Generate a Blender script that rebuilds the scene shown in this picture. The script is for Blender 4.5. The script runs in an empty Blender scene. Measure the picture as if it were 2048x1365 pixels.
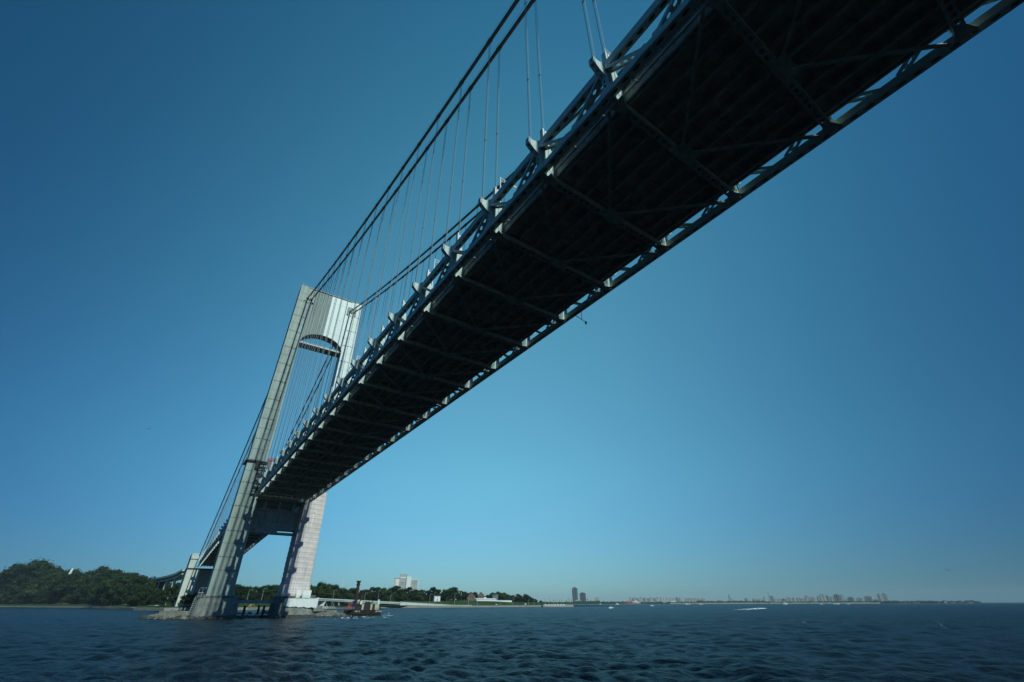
import bpy, math, random
import numpy as np
from mathutils import Vector, Matrix
R = math.radians
random.seed(7)
scene = bpy.context.scene
col = scene.collection

# ------------------------------------------------------------------ camera
F_PX, PITCH, ROLL, YAW = 883.59, 0.535363, -0.001994, 0.611468
CAM = Vector((-46.103, -313.647, 6.512))
_c, _s = math.cos(YAW), math.sin(YAW)
_r = Vector((_c, -_s, 0)); _fh = Vector((_s, _c, 0)); _up = Vector((0, 0, 1))
FW = math.cos(PITCH) * _fh + math.sin(PITCH) * _up
_U = -math.sin(PITCH) * _fh + math.cos(PITCH) * _up
RT = math.cos(ROLL) * _r + math.sin(ROLL) * _U
UP = -math.sin(ROLL) * _r + math.cos(ROLL) * _U
cd = bpy.data.cameras.new('camera'); cam = bpy.data.objects.new('camera', cd); col.objects.link(cam)
cd.sensor_width = 36.0; cd.lens = F_PX * 36.0 / 2048.0; cd.clip_start = 0.5; cd.clip_end = 60000
M = Matrix.Identity(4)
for k in range(3):
    M[k][0] = RT[k]; M[k][1] = UP[k]; M[k][2] = -FW[k]; M[k][3] = CAM[k]
cam.matrix_world = M
scene.camera = cam

def ray(u, v):
    return FW + (u - 1024) / F_PX * RT - (v - 682.5) / F_PX * UP
def at(u, v, Y):                     # where the sight line of a photo point crosses the plane y = Y
    d = ray(u, v); return CAM + d * ((Y - CAM.y) / d.y)
def atd(u, v, dist):                 # ... at a horizontal distance from the camera
    d = ray(u, v); return CAM + d * (dist / math.hypot(d.x, d.y))
def hor(u):                          # image row of the horizon
    Fz, Rz, Uz = FW.z, RT.z, UP.z
    return 682.5 + F_PX * (Fz + (u - 1024) / F_PX * Rz) / Uz

# ------------------------------------------------------------------ tags
def tag(o, label=None, cat=None, group=None, kind=None):
    if label: o['label'] = label
    if cat: o['category'] = cat
    if group: o['group'] = group
    if kind: o['kind'] = kind
    return o
def empty(name, loc=(0, 0, 0), rz=0, parent=None):
    o = bpy.data.objects.new(name, None); col.objects.link(o)
    o.location = loc; o.rotation_euler = (0, 0, rz)
    o.empty_display_size = 0.5
    if parent: o.parent = parent
    return o
def kids(o): return list(o.children)
def copy_tree(o, parent=None):
    c = o.copy(); col.objects.link(c); c.parent = parent
    for ch in kids(o): copy_tree(ch, c)
    return c

# ------------------------------------------------------------------ mesh builder
class MB:
    def __init__(s): s.v = []; s.f = []; s.m = []; s.smooth = False
    def add(s, vs, fs, mi=0):
        b = len(s.v); s.v += [tuple(p) for p in vs]
        for f in fs: s.f.append(tuple(i + b for i in f)); s.m.append(mi)
        return s
    def quad(s, a, b, c, d, mi=0): return s.add((a, b, c, d), ((0, 1, 2, 3),), mi)
    def box(s, x0, x1, y0, y1, z0, z1, mi=0):
        return s.add(((x0,y0,z0),(x1,y0,z0),(x1,y1,z0),(x0,y1,z0),(x0,y0,z1),(x1,y0,z1),(x1,y1,z1),(x0,y1,z1)),
                     ((0,3,2,1),(4,5,6,7),(0,1,5,4),(1,2,6,5),(2,3,7,6),(3,0,4,7)), mi)
    def hexa(s, lo, hi, mi=0):       # two quads joined
        return s.add(list(lo) + list(hi), ((0,3,2,1),(4,5,6,7),(0,1,5,4),(1,2,6,5),(2,3,7,6),(3,0,4,7)), mi)
    def beam(s, p, q, w, h, up=(0, 0, 1), mi=0):
        p = Vector(p); q = Vector(q); d = (q - p).normalized(); up = Vector(up)
        sd = d.cross(up)
        if sd.length < 1e-4: sd = d.cross(Vector((1, 0, 0)))
        sd.normalize(); u = sd.cross(d).normalized()
        a = sd * (w / 2); b = u * (h / 2)
        return s.hexa((p - a - b, p + a - b, p + a + b, p - a + b), (q - a - b, q + a - b, q + a + b, q - a + b), mi)
    def prism(s, poly, ext, mi=0):   # planar polygon pushed along ext
        n = len(poly); e = Vector(ext); P = [Vector(p) for p in poly]
        vs = P + [p + e for p in P]
        fs = [tuple(range(n)), tuple(range(2 * n - 1, n - 1, -1))] + [(i, i + n, (i + 1) % n + n, (i + 1) % n) for i in range(n)]
        return s.add(vs, fs, mi)
    def tube(s, pts, r, n=6, mi=0, cap=True, r1=None):
        P = [Vector(p) for p in pts]; m = len(P); vs = []; fs = []
        for i, p in enumerate(P):
            d = (P[min(i + 1, m - 1)] - P[max(i - 1, 0)]).normalized()
            ref = Vector((0, 0, 1)) if abs(d.z) < 0.95 else Vector((1, 0, 0))
            a = d.cross(ref).normalized(); b = d.cross(a)
            rr = r if r1 is None else r + (r1 - r) * i / (m - 1)
            for k in range(n):
                t = 2 * math.pi * k / n
                vs.append(p + a * (rr * math.cos(t)) + b * (rr * math.sin(t)))
        for i in range(m - 1):
            for k in range(n):
                fs.append((i*n + k, i*n + (k+1) % n, (i+1)*n + (k+1) % n, (i+1)*n + k))
        if cap: fs += [tuple(range(n - 1, -1, -1)), tuple(range((m-1)*n, m*n))]
        return s.add(vs, fs, mi)
    def cyl(s, c, r, z0, z1, n=12, r1=None, mi=0):
        return s.tube(((c[0], c[1], z0), (c[0], c[1], z1)), r, n, mi, r1=r1)
    def holed(s, o, U, V, n, fu=0.3, fv=0.28, mi=0, K=12):   # plate with a row of oval holes cut through it
        o = Vector(o); U = Vector(U) / n; V = Vector(V)
        for i in range(n):
            c = o + U * i; m = c + U * .5 + V * .5
            ring = [m + U * (fu * math.cos(2*math.pi*k/K)) + V * (fv * math.sin(2*math.pi*k/K)) for k in range(K)]
            h = K // 2; q = K // 4
            right = [c + U*.5, c + U, c + U + V, c + U*.5 + V] + [ring[(q - j) % K] for j in range(h + 1)]
            left = [c + U*.5 + V, c + V, c, c + U*.5] + [ring[(-q - j) % K] for j in range(h + 1)]
            s.add(right, (tuple(range(len(right))),), mi); s.add(left, (tuple(range(len(left))),), mi)
        return s
    def ico(s, c, r, sx=1, sy=1, sz=1, seed=0, jit=.25, mi=0):
        t = (1 + 5 ** .5) / 2
        base = [(-1,t,0),(1,t,0),(-1,-t,0),(1,-t,0),(0,-1,t),(0,1,t),(0,-1,-t),(0,1,-t),(t,0,-1),(t,0,1),(-t,0,-1),(-t,0,1)]
        fs = [(0,11,5),(0,5,1),(0,1,7),(0,7,10),(0,10,11),(1,5,9),(5,11,4),(11,10,2),(10,7,6),(7,1,8),(3,9,4),(3,4,2),(3,2,6),(3,6,8),(3,8,9),(4,9,5),(2,4,11),(6,2,10),(8,6,7),(9,8,1)]
        rn = random.Random(seed); vs = []
        for b in base:
            k = r / 1.9 * (1 + jit * (rn.random() * 2 - 1))
            vs.append((c[0] + b[0]*k*sx, c[1] + b[1]*k*sy, c[2] + b[2]*k*sz))
        return s.add(vs, fs, mi)
    def build(s, name, mats, parent=None, smooth=False):
        me = bpy.data.meshes.new(name)
        me.from_pydata(s.v, [], s.f)
        if not isinstance(mats, (list, tuple)): mats = [mats]
        for m in mats: me.materials.append(m)
        if len(mats) > 1: me.polygons.foreach_set('material_index', s.m)
        if smooth: me.polygons.foreach_set('use_smooth', [True] * len(s.f))
        me.update()
        o = bpy.data.objects.new(name, me); col.objects.link(o)
        if parent: o.parent = parent
        return o
def inst(src, name, loc, parent, scale=None, rz=None):      # a copy sharing the mesh of src
    o = src.copy(); o.name = name; col.objects.link(o); o.parent = parent; o.location = loc
    if scale: o.scale = scale
    if rz is not None: o.rotation_euler = (0, 0, rz)
    return o

# ------------------------------------------------------------------ materials
def mat(name, base, rough=.6, var=.15, scale=.5, stretch=(1, 1, 1), spec=.3, metal=0., dark=None, bump=0., bscale=3.,
        stain=0., stain_col=(.12, .07, .04), stain_stretch=(1, 1, .1), stain_scale=.3):
    m = bpy.data.materials.new(name); m.use_nodes = True
    nt = m.node_tree; N = nt.nodes; L = nt.links
    b = N['Principled BSDF']; b.inputs['Roughness'].default_value = rough
    b.inputs['Specular IOR Level'].default_value = spec; b.inputs['Metallic'].default_value = metal
    g = N.new('ShaderNodeNewGeometry')
    mp = N.new('ShaderNodeMapping'); mp.inputs['Scale'].default_value = stretch
    L.new(g.outputs['Position'], mp.inputs['Vector'])
    n = N.new('ShaderNodeTexNoise'); n.inputs['Scale'].default_value = scale; n.inputs['Detail'].default_value = 6; n.inputs['Roughness'].default_value = .65
    L.new(mp.outputs[0], n.inputs['Vector'])
    cr = N.new('ShaderNodeValToRGB')
    lo = dark if dark else tuple(c * (1 - var * 1.6) for c in base); hi = tuple(min(1, c * (1 + var)) for c in base)
    cr.color_ramp.elements[0].position = .3; cr.color_ramp.elements[0].color = (*lo, 1)
    cr.color_ramp.elements[1].position = .68; cr.color_ramp.elements[1].color = (*hi, 1)
    L.new(n.outputs['Fac'], cr.inputs['Fac'])
    out = cr.outputs['Color']
    if stain > 0:
        mp2 = N.new('ShaderNodeMapping'); mp2.inputs['Scale'].default_value = stain_stretch
        L.new(g.outputs['Position'], mp2.inputs['Vector'])
        n2 = N.new('ShaderNodeTexNoise'); n2.inputs['Scale'].default_value = stain_scale; n2.inputs['Detail'].default_value = 8; n2.inputs['Roughness'].default_value = .7
        L.new(mp2.outputs[0], n2.inputs['Vector'])
        r2 = N.new('ShaderNodeMapRange'); r2.inputs['From Min'].default_value = .52; r2.inputs['From Max'].default_value = .72
        r2.inputs['To Max'].default_value = stain
        L.new(n2.outputs['Fac'], r2.inputs['Value'])
        mx = N.new('ShaderNodeMix'); mx.data_type = 'RGBA'; mx.inputs['B'].default_value = (*stain_col, 1)
        L.new(r2.outputs[0], mx.inputs['Factor']); L.new(out, mx.inputs['A']); out = mx.outputs['Result']
    L.new(out, b.inputs['Base Color'])
    if bump > 0:
        n3 = N.new('ShaderNodeTexNoise'); n3.inputs['Scale'].default_value = bscale; n3.inputs['Detail'].default_value = 5
        L.new(g.outputs['Position'], n3.inputs['Vector'])
        bp = N.new('ShaderNodeBump'); bp.inputs['Strength'].default_value = bump; bp.inputs['Distance'].default_value = .3
        L.new(n3.outputs['Fac'], bp.inputs['Height']); L.new(bp.outputs[0], b.inputs['Normal'])
    m['out'] = 0
    return m
def bands(m, axis, period, width, colr, amount=1., offset=0., vec=None):
    """thin painted / joint lines every `period` metres along a world axis (or a given direction)"""
    nt = m.node_tree; N = nt.nodes; L = nt.links; b = N['Principled BSDF']
    src = b.inputs['Base Color'].links[0].from_socket
    g = N.new('ShaderNodeNewGeometry')
    dt = N.new('ShaderNodeVectorMath'); dt.operation = 'DOT_PRODUCT'
    v = [0, 0, 0]
    if vec is None: v[axis] = 1
    else: v = vec
    dt.inputs[1].default_value = v
    L.new(g.outputs['Position'], dt.inputs[0])
    ad = N.new('ShaderNodeMath'); ad.operation = 'ADD'; ad.inputs[1].default_value = offset; L.new(dt.outputs['Value'], ad.inputs[0])
    wr = N.new('ShaderNodeMath'); wr.operation = 'WRAP'; wr.inputs[1].default_value = period; wr.inputs[2].default_value = 0
    L.new(ad.outputs[0], wr.inputs[0])
    ls = N.new('ShaderNodeMath'); ls.operation = 'LESS_THAN'; ls.inputs[1].default_value = width; L.new(wr.outputs[0], ls.inputs[0])
    ml = N.new('ShaderNodeMath'); ml.operation = 'MULTIPLY'; ml.inputs[1].default_value = amount; L.new(ls.outputs[0], ml.inputs[0])
    mx = N.new('ShaderNodeMix'); mx.data_type = 'RGBA'; mx.inputs['B'].default_value = (*colr, 1)
    L.new(ml.outputs[0], mx.inputs['Factor']); L.new(src, mx.inputs['A']); L.new(mx.outputs['Result'], b.inputs['Base Color'])
    return m

PAINT = (.40, .52, .50)
m_steel = mat('bridge_paint', PAINT, .5, .12, .6, spec=.3, stain=.35, stain_col=(.16, .15, .12), stain_scale=.5, stain_stretch=(1, 1, .25))
m_under = mat('shaded_grimy_floor_steel', (.38, .43, .40), .75, .25, .7, spec=.15, stain=.5, stain_col=(.05, .04, .03), stain_scale=.6, stain_stretch=(1, 1, 1))  # bridge paint darkened for the shade under the deck, plus grime spots
m_slab = mat('deck_concrete', (.46, .44, .39), .85, .3, .4, spec=.1)
m_cable = mat('cable_wrap', (.09, .10, .10), .6, .15, 1., spec=.2)
m_rope = mat('suspender_rope', (.34, .38, .38), .5, .1, 1., spec=.3)
m_white = mat('white_paint', (.78, .80, .78), .5, .06, 2.)
m_plate = mat('pale_fitting_paint', (.56, .66, .63), .5, .1, 1.2, stain=.25, stain_col=(.2, .2, .17), stain_scale=.8)
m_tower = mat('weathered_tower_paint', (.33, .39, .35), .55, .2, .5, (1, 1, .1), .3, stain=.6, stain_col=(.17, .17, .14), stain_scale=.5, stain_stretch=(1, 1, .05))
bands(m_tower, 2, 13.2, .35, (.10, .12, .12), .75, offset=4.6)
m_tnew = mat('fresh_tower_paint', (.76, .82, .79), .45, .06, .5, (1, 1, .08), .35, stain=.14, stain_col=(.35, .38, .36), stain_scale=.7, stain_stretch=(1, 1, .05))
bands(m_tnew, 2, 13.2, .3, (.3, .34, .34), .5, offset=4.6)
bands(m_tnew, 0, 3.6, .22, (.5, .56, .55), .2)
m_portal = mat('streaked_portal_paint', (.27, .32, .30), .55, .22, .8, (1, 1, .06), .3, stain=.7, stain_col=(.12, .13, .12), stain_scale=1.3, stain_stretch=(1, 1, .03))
bands(m_portal, 0, 1.9, .3, (.17, .2, .19), .12)
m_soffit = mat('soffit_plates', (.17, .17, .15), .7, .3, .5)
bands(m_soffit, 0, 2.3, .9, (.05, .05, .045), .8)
m_conc = mat('pier_concrete', (.235, .25, .23), .85, .22, .35, spec=.15, stain=.75, stain_col=(.13, .105, .06), stain_scale=.3, stain_stretch=(1, 1, .12), bump=.25)
bands(m_conc, 2, 1.5, .06, (.13, .13, .12), .7)
m_anch = mat('anchorage_concrete', (.60, .62, .55), .85, .08, .12, spec=.15, stain=.25, stain_col=(.3, .29, .24), stain_scale=.15, stain_stretch=(1, 1, .15))
bands(m_anch, 2, 9.5, .35, (.70, .72, .66), .7, offset=3)
m_anch2 = mat('anchorage_recess_shade', (.34, .37, .35), .85, .15, .12, (1, 1, .2), spec=.1)  # same concrete, toned down for the deck's shadow on the recessed wall
bands(m_anch2, 0, 4.5, .25, (.2, .22, .21), .6)
m_rock = mat('riprap_stone', (.16, .15, .13), .9, .45, .8, bump=.5, dark=(.10, .095, .08))
m_wetrock = mat('wet_rock', (.06, .06, .05), .5, .4, .8)
m_netting = mat('debris_netting', (.74, .64, .62), .9, .1, .4, (1, 1, .3), .1, stain=.75, stain_col=(.44, .38, .38), stain_scale=.3, stain_stretch=(1.6, 1, .1))
bands(m_netting, 2, 1.35, .24, (.36, .33, .35), .5)
m_tarp = mat('white_tarpaulin', (.80, .81, .80), .7, .05, .5)
m_red = mat('red_paint', (.28, .045, .045), .5, .2, 1.)
m_redmast = mat('faded_red_steel', (.50, .12, .11), .6, .2, 1.)
m_rust = mat('rusty_steel', (.055, .033, .028), .8, .3, .8)
m_dark = mat('dark_steel', (.035, .038, .038), .6, .2, 1.)
m_hull = mat('black_hull', (.02, .02, .018), .6, .3, .5, stain=.7, stain_col=(.09, .05, .03), stain_scale=.6, stain_stretch=(1, 1, .2))
m_cream = mat('cream_paint', (.62, .58, .44), .6, .15, .8, stain=.4, stain_col=(.2, .12, .06), stain_scale=.8)
m_grey = mat('grey_galvanised', (.38, .40, .40), .5, .15, 1.)
m_glass = mat('dark_glass', (.03, .04, .05), .15, .1, .3, spec=.6)
m_orange = mat('orange_plastic', (.45, .19, .07), .6, .1, 1.)
m_asph = mat('asphalt', (.06, .06, .06), .9, .15, .3)
m_beach = mat('sand', (.40, .37, .29), .9, .1, .1)
m_brick = mat('red_brick', (.19, .13, .11), .85, .15, .8)
m_slate = mat('slate_roof', (.09, .095, .10), .8, .15, .5)
m_rwall = mat('parkway_concrete', (.64, .64, .60), .85, .12, .15, stain=.25, stain_col=(.25, .23, .19), stain_scale=.25, stain_stretch=(1, 1, .2))
m_seawall = mat('seawall_stone', (.30, .29, .25), .9, .25, .4, stain=.4, stain_col=(.06, .055, .045))
m_bark = mat('bark', (.09, .07, .05), .9, .2, 1.)
m_rail = mat('railing_steel', (.22, .25, .25), .6, .1, 1.)
# ================================================================== THE BRIDGE
XC, P0, DP = 15.9, -292.95, 14.93          # hanger plane, first post, panel length
ZT = 59.95
def zdeck(y):                               # underside of the bottom chord along the bridge
    if y <= 0: return ZT - .021646 * y - 1.0753e-5 * y * y
    return ZT - .030 * y - .000042 * y * y
def ydeck(i): return P0 + DP * i
MAIN = list(range(-3, 19))                  # posts of the main span that the photo can show
SIDE = [24 + DP * k for k in range(23)]
YA, YB = -480.0, -7.5                       # main span deck modelled from YA to the tower
ys_main = [YA + (YB - YA) * k / 40 for k in range(41)]
ys_side = [7.5 + (371 - 7.5) * k / 22 for k in range(23)]
bridge = empty('suspension_bridge', (0, 0, 0))
tag(bridge, 'long grey-green suspension bridge with a double deck crossing overhead to a tall portal tower', 'bridge')
tower = empty('bridge_tower', (0, 0, 0), parent=bridge)
deck = empty('roadway_deck', (0, 0, 0), parent=bridge)
truss = {s: empty('stiffening_truss', (0, 0, 0), parent=bridge) for s in (-1, 1)}

def longbox(mb, ys, x0, x1, za, zb, mi=0):  # a member following the camber of the deck
    for a, b in zip(ys[:-1], ys[1:]):
        A, B = zdeck(a), zdeck(b)
        mb.hexa(((x0,a,A+za),(x1,a,A+za),(x1,b,B+za),(x0,b,B+za)), ((x0,a,A+zb),(x1,a,A+zb),(x1,b,B+zb),(x0,b,B+zb)), mi)

# ---- trusses
def chord(s, ys, zb, zt, wdt, holes, name):
    mb = MB(); xo = s * XC; xi = s * (XC - wdt)
    t = .05
    for a, b in zip(ys[:-1], ys[1:]):
        A, B = zdeck(a), zdeck(b)
        for x0, x1 in ((xo - s * t, xo), (xi, xi + s * t)):
            lo, hi = min(x0, x1), max(x0, x1)
            mb.hexa(((lo,a,A+zb),(hi,a,A+zb),(hi,b,B+zb),(lo,b,B+zb)), ((lo,a,A+zt),(hi,a,A+zt),(hi,b,B+zt),(lo,b,B+zt)))
        lo, hi = min(xo - s*t, xi + s*t), max(xo - s*t, xi + s*t)
        mb.hexa(((lo,a,A+zt-.06),(hi,a,A+zt-.06),(hi,b,B+zt-.06),(lo,b,B+zt-.06)), ((lo,a,A+zt-.01),(hi,a,A+zt-.01),(hi,b,B+zt-.01),(lo,b,B+zt-.01)))
        n = max(1, round((b - a) / 1.87)) if holes else 0
        if n: mb.holed((lo, a, A + zb + .02), (0, b - a, B - A), (hi - lo, 0, 0), n, .29, .22)
        else: mb.quad((lo,a,A+zb+.02),(hi,a,A+zb+.02),(hi,b,B+zb+.02),(lo,b,B+zb+.02))
    return mb.build(name, m_steel, truss[s])
ys_h = [y for y in (ydeck(i) for i in range(-4, 19))]
for s in (-1, 1):
    chord(s, [YA] + ys_h + [YB], 0, 1.2, 1.15, True, 'bottom_chord')
    chord(s, [YA] + ys_h + [YB], 5.75, 7.3, 1.0, True, 'top_chord')
    chord(s, ys_side, 0, 1.2, 1.15, False, 'bottom_chord')
    chord(s, ys_side, 5.75, 7.3, 1.0, False, 'top_chord')

def make_post(s):
    mb = MB(); xo, xi = s * (XC + .03), s * (XC - 1.1)
    lo, hi = min(xo, xi), max(xo, xi)
    mb.quad((lo,-.42,1.5),(hi,-.42,1.5),(hi,-.42,5.75),(lo,-.42,5.75))
    mb.quad((lo,.42,1.5),(lo,.42,5.75),(hi,.42,5.75),(hi,.42,1.5))
    mb.quad((xi,-.42,1.5),(xi,.42,1.5),(xi,.42,5.75),(xi,-.42,5.75))
    mb.holed((xo, -.42, 1.5), (0, 0, 4.25), (0, .84, 0), 4, .33, .2)
    # gusset plates on the chords
    for z0, z1, hw in ((.1, 1.65, 1.15), (5.45, 7.2, 1.1)):
        mb.prism(((s*(XC+.035), -hw, z0), (s*(XC+.035), hw, z0), (s*(XC+.035), hw*.8, z1), (s*(XC+.035), -hw*.8, z1)), (s*.03, 0, 0))
    return mb
def make_bracket(s):                        # flared hanger bracket outside the top chord
    mb = MB(); pr = [(15.96, 7.5), (16.4, 6.95), (16.95, 6.6), (17.5, 6.62), (18.0, 6.95), (18.05, 5.6), (17.0, 4.55), (15.96, 3.9)]
    for y in (-.45, .41): mb.prism([(s*x, y, z) for x, z in pr], (0, .04, 0))
    def strip(a, b, n=0, ins=.0):
        (xa, za), (xb, zb) = a, b
        if n: mb.holed((s*xa, -.41, za), (s*(xb - xa), 0, zb - za), (0, .82, 0), n, .24, .2)
        else: mb.quad((s*xa,-.41,za),(s*xb,-.41,zb),(s*xb,.41,zb),(s*xa,.41,za))
    for k in range(4): strip(pr[k], pr[k + 1])
    strip(pr[4], pr[5], 1); strip(pr[5], pr[7], 3)
    return mb
def make_sway(s):                           # transverse plate inboard of the truss with a doorway notch
    mb = MB(); xi = XC - 1.32; y = -.62
    notch = [(13.3 + .62 * math.cos(t), 3.6 + .95 * math.sin(t)) for t in [math.pi * .5 - math.pi * k / 8 * 1.0 for k in range(9)]]
    notch = [(13.3 + .6 * math.sin(math.pi * k / 8), 4.5 - 1.7 * k / 8) for k in range(9)]
    pr = [(15.2, -.5), (15.2, 6.9), (14.5, 7.35), (13.7, 7.0), (13.3, 6.2)] + notch + [(13.3, -.5)] if s < 0 else [(15.2, -.5), (15.2, 6.9), (14.5, 7.2), (14.0, 6.6), (13.9, 3.0), (13.8, -.5)]
    mb.prism([(s*x, y, z) for x, z in pr], (0, .05, 0))
    for x in (13.4, 14.1, 14.95): mb.box(min(s*x, s*(x+.06)), max(s*x, s*(x+.06)), y - .12, y, .5, 2.6 if x < 13.5 else 6.6)
    return mb
def make_horn(s):                           # socket housing of the inner suspender, standing above the top chord
    mb = MB(); x = XC - 1.45
    mb.box(*sorted((s*(x - .42), s*(x + .1))), -.52, .52, 7.2, 11.2)
    mb.box(*sorted((s*(x + .1), s*(x + .42))), -.36, .36, 7.4, 11.9)
    mb.prism([(s*(x-.42),-.42,7.0),(s*(x-1.0),-.42,7.0),(s*(x-.42),-.42,9.0)], (0,.1,0))
    return mb
def make_diag(s, sg):                       # H-section diagonal with a perforated web
    mb = MB(); p = Vector((0, .55 * sg, 5.9)); q = Vector((0, 6.35 * sg, 1.15)); d = q - p; L_ = d.length; d.normalize()
    nrm = Vector((0, -d.z, d.y))
    if nrm.z < 0: nrm = -nrm
    for x0 in (s * XC - s * .04, s * (XC - 1.1)):
        lo, hi = min(x0, x0 + s*.06), max(x0, x0 + s*.06); h = nrm * .27
        mb.hexa([(lo, *(p-h).yz), (hi, *(p-h).yz), (hi, *(q-h).yz), (lo, *(q-h).yz)], [(lo, *(p+h).yz), (hi, *(p+h).yz), (hi, *(q+h).yz), (lo, *(q+h).yz)])
    xa, xb = sorted((s * (XC - .05), s * (XC - 1.04)))
    n = 5
    mb.holed((xa, p.y, p.z), (0, (q-p).y, (q-p).z), (xb - xa, 0, 0), n, .27, .2)
    mb.prism([(s*(XC+.035), q.y - 1.0, .2), (s*(XC+.035), q.y + 1.0, .2), (s*(XC+.035), q.y + .5, 1.6), (s*(XC+.035), q.y - .5, 1.6)], (s*.025, 0, 0))
    return mb
pos = [(ydeck(i)) for i in MAIN] + SIDE
for s in (-1, 1):
    protos = dict(post=(make_post(s), m_steel), hanger_bracket=(make_bracket(s), m_plate), sway_plate=(make_sway(s), m_plate), hanger_socket=(make_horn(s), m_white))
    for nm, (mb, mt) in protos.items():
        first = None
        for y in pos:
            if first is None: first = mb.build(nm, mt, truss[s]); first.location = (0, y, zdeck(y))
            else: inst(first, nm, (0, y, zdeck(y)), truss[s])
    for sg in (-1, 1):
        mb = make_diag(s, sg); first = None
        for i in MAIN:
            y = ydeck(i)
            if i == 18 and sg > 0: continue
            if first is None: first = mb.build('diagonal', m_steel, truss[s]); first.location = (0, y, zdeck(y))
            else: inst(first, 'diagonal', (0, y, zdeck(y)), truss[s])
        rest = MB()
        for y in SIDE[:-1]:
            rest.beam((s*(XC-.5), y + .5*sg, zdeck(y) + 5.8), (s*(XC-.5), y + 6.3*sg, zdeck(y + 6.3*sg) + 1.4), 1.0, .4)
        o = rest.build('diagonal', m_steel, truss[s]); tag(o, kind='stuff')

# ---- roadway deck
for nm, z0, z1, x in (('lower_slab', 1.75, 2.1, 13.0), ('upper_slab', 6.0, 6.35, 13.0)):
    mb = MB(); longbox(mb, ys_side, -x, x, z0, z1); mb.build(nm, m_slab, deck)
    mb = MB(); longbox(mb, ys_main, -x, x, z0, z1)
    if nm == 'lower_slab':
        y = -345.
        while y < -9:
            z = zdeck(y); mb.box(-12.8, 12.8, y, y + .16, z + 1.42, z + 1.76); y += DP / 9
    mb.build(nm, m_slab, deck)
    for s in (-1, 1):                       # kerb wall with a steel rail
        for ys in (ys_main, ys_side): mb = MB(); longbox(mb, ys, *sorted((s*(x-.45), s*x)), z1, z1 + .5); mb.build('parapet', m_slab, deck)
        mb = MB()
        for h in (.72, .98): longbox(mb, ys_main, *sorted((s*(x-.25), s*(x-.17))), z1 + h, z1 + h + .09)
        y = -345.
        while y < -9:
            mb.box(*sorted((s*(x-.3), s*(x-.12))), y, y + .12, zdeck(y) + z1 + .5, zdeck(y) + z1 + 1.35); y += DP / 6
        mb.build('railing', m_rail, deck)
for x in (-12, -9, -6, -3, 0, 3, 6, 9, 12):
    for ys in (ys_main, ys_side):
        mb = MB(); longbox(mb, ys, x - .24, x + .24, .55, .63); longbox(mb, ys, x - .04, x + .04, .63, 1.75)
        mb.build('stringer', m_under, deck)
for s in (-1, 1):
    for ys in (ys_main, ys_side):
        mb = MB(); longbox(mb, ys, *sorted((s*12.5, s*12.8)), .45, 1.74); mb.build('edge_girder', m_under, deck)
        mb = MB(); longbox(mb, ys, *sorted((s*12.9, s*13.2)), 5.2, 6.3); mb.build('edge_girder', m_under, deck)
    mb = MB()
    for dx, dz, r in ((13.25, 1.0, .045), (13.5, .9, .05), (13.75, 1.05, .04)) if s < 0 else ((12.98, 1.75, .04), (13.1, 1.6, .045), (13.22, 1.8, .035)):
        mb.tube([(s*dx, y, zdeck(y) + dz) for y in ys_main if y > -400], r, 6)
    mb.build('utility_pipe', m_rail, deck)
    mb = MB(); y = -350.
    while y < -12:
        z = zdeck(y); k_ = 0 if s < 0 else -.35; h_ = 0 if s < 0 else .75; mb.box(*sorted((s*(13.2+k_), s*(13.85+k_*1.8))), y, y + .12, z + .8 + h_, z + 1.0 + h_); mb.box(*sorted((s*(13.45+k_), s*(13.65+k_))), y - .12, y + .2, z + .7 + h_, z + .8 + h_); y += DP / 2.5
    mb.build('pipe_clamp', m_grey, deck)
def make_floorbeam():
    mb = MB(); w = .55
    for y in (-w, w - .05): mb.box(-14.5, 14.5, y, y + .05, -.5, .5)
    for a, b, n in ((-12.3, -2.4, 8), (2.4, 12.3, 8)): mb.holed((a, -w + .05, -.48), (b - a, 0, 0), (0, 2*w - .1, 0), n, .36, .3)
    for a, b in ((-14.5, -12.3), (-2.4, 2.4), (12.3, 14.5)): mb.quad((a,-w+.05,-.48),(b,-w+.05,-.48),(b,w-.05,-.48),(a,w-.05,-.48))
    mb.prism(((-2.2, -1.6, -.54), (2.2, -1.6, -.54), (1.2, .6, -.54), (-1.2, .6, -.54)), (0, 0, .04))
    for s in (-1, 1): mb.prism(((s*14.5, -1.4, -.54), (s*12.6, -.5, -.54), (s*12.6, .5, -.54), (s*14.5, 1.1, -.54)), (0, 0, .04))
    # upper floor beam and the frame's inner legs
    mb.box(-14.5, 14.5, -.25, .25, 4.7, 5.98)
    for s in (-1, 1): mb.box(*sorted((s*12.3, s*12.9)), -.3, .3, 2.12, 4.7)
    return mb
first = None
for i in MAIN:
    y = ydeck(i)
    if first is None: first = make_floorbeam().build('floorbeam', m_under, deck); first.location = (0, y, zdeck(y))
    else: inst(first, 'floorbeam', (0, y, zdeck(y)), deck)
for y in SIDE: inst(first, 'floorbeam', (0, y, zdeck(y)), deck)
for s in (-1, 1):
    mb = MB(); p = Vector((s*.9, -.8, -.1)); q = Vector((s*14.2, -DP + 1.3, -.1))
    mb.beam(p, q, .42, .07); mb.beam(p + Vector((0,0,.3)), q + Vector((0,0,.3)), .06, .5)
    first = None
    for i in MAIN[1:]:
        y = ydeck(i)
        if first is None: first = mb.build('lateral_brace', m_under, deck); first.location = (0, y, zdeck(y))
        else: inst(first, 'lateral_brace', (0, y, zdeck(y)), deck)

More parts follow.
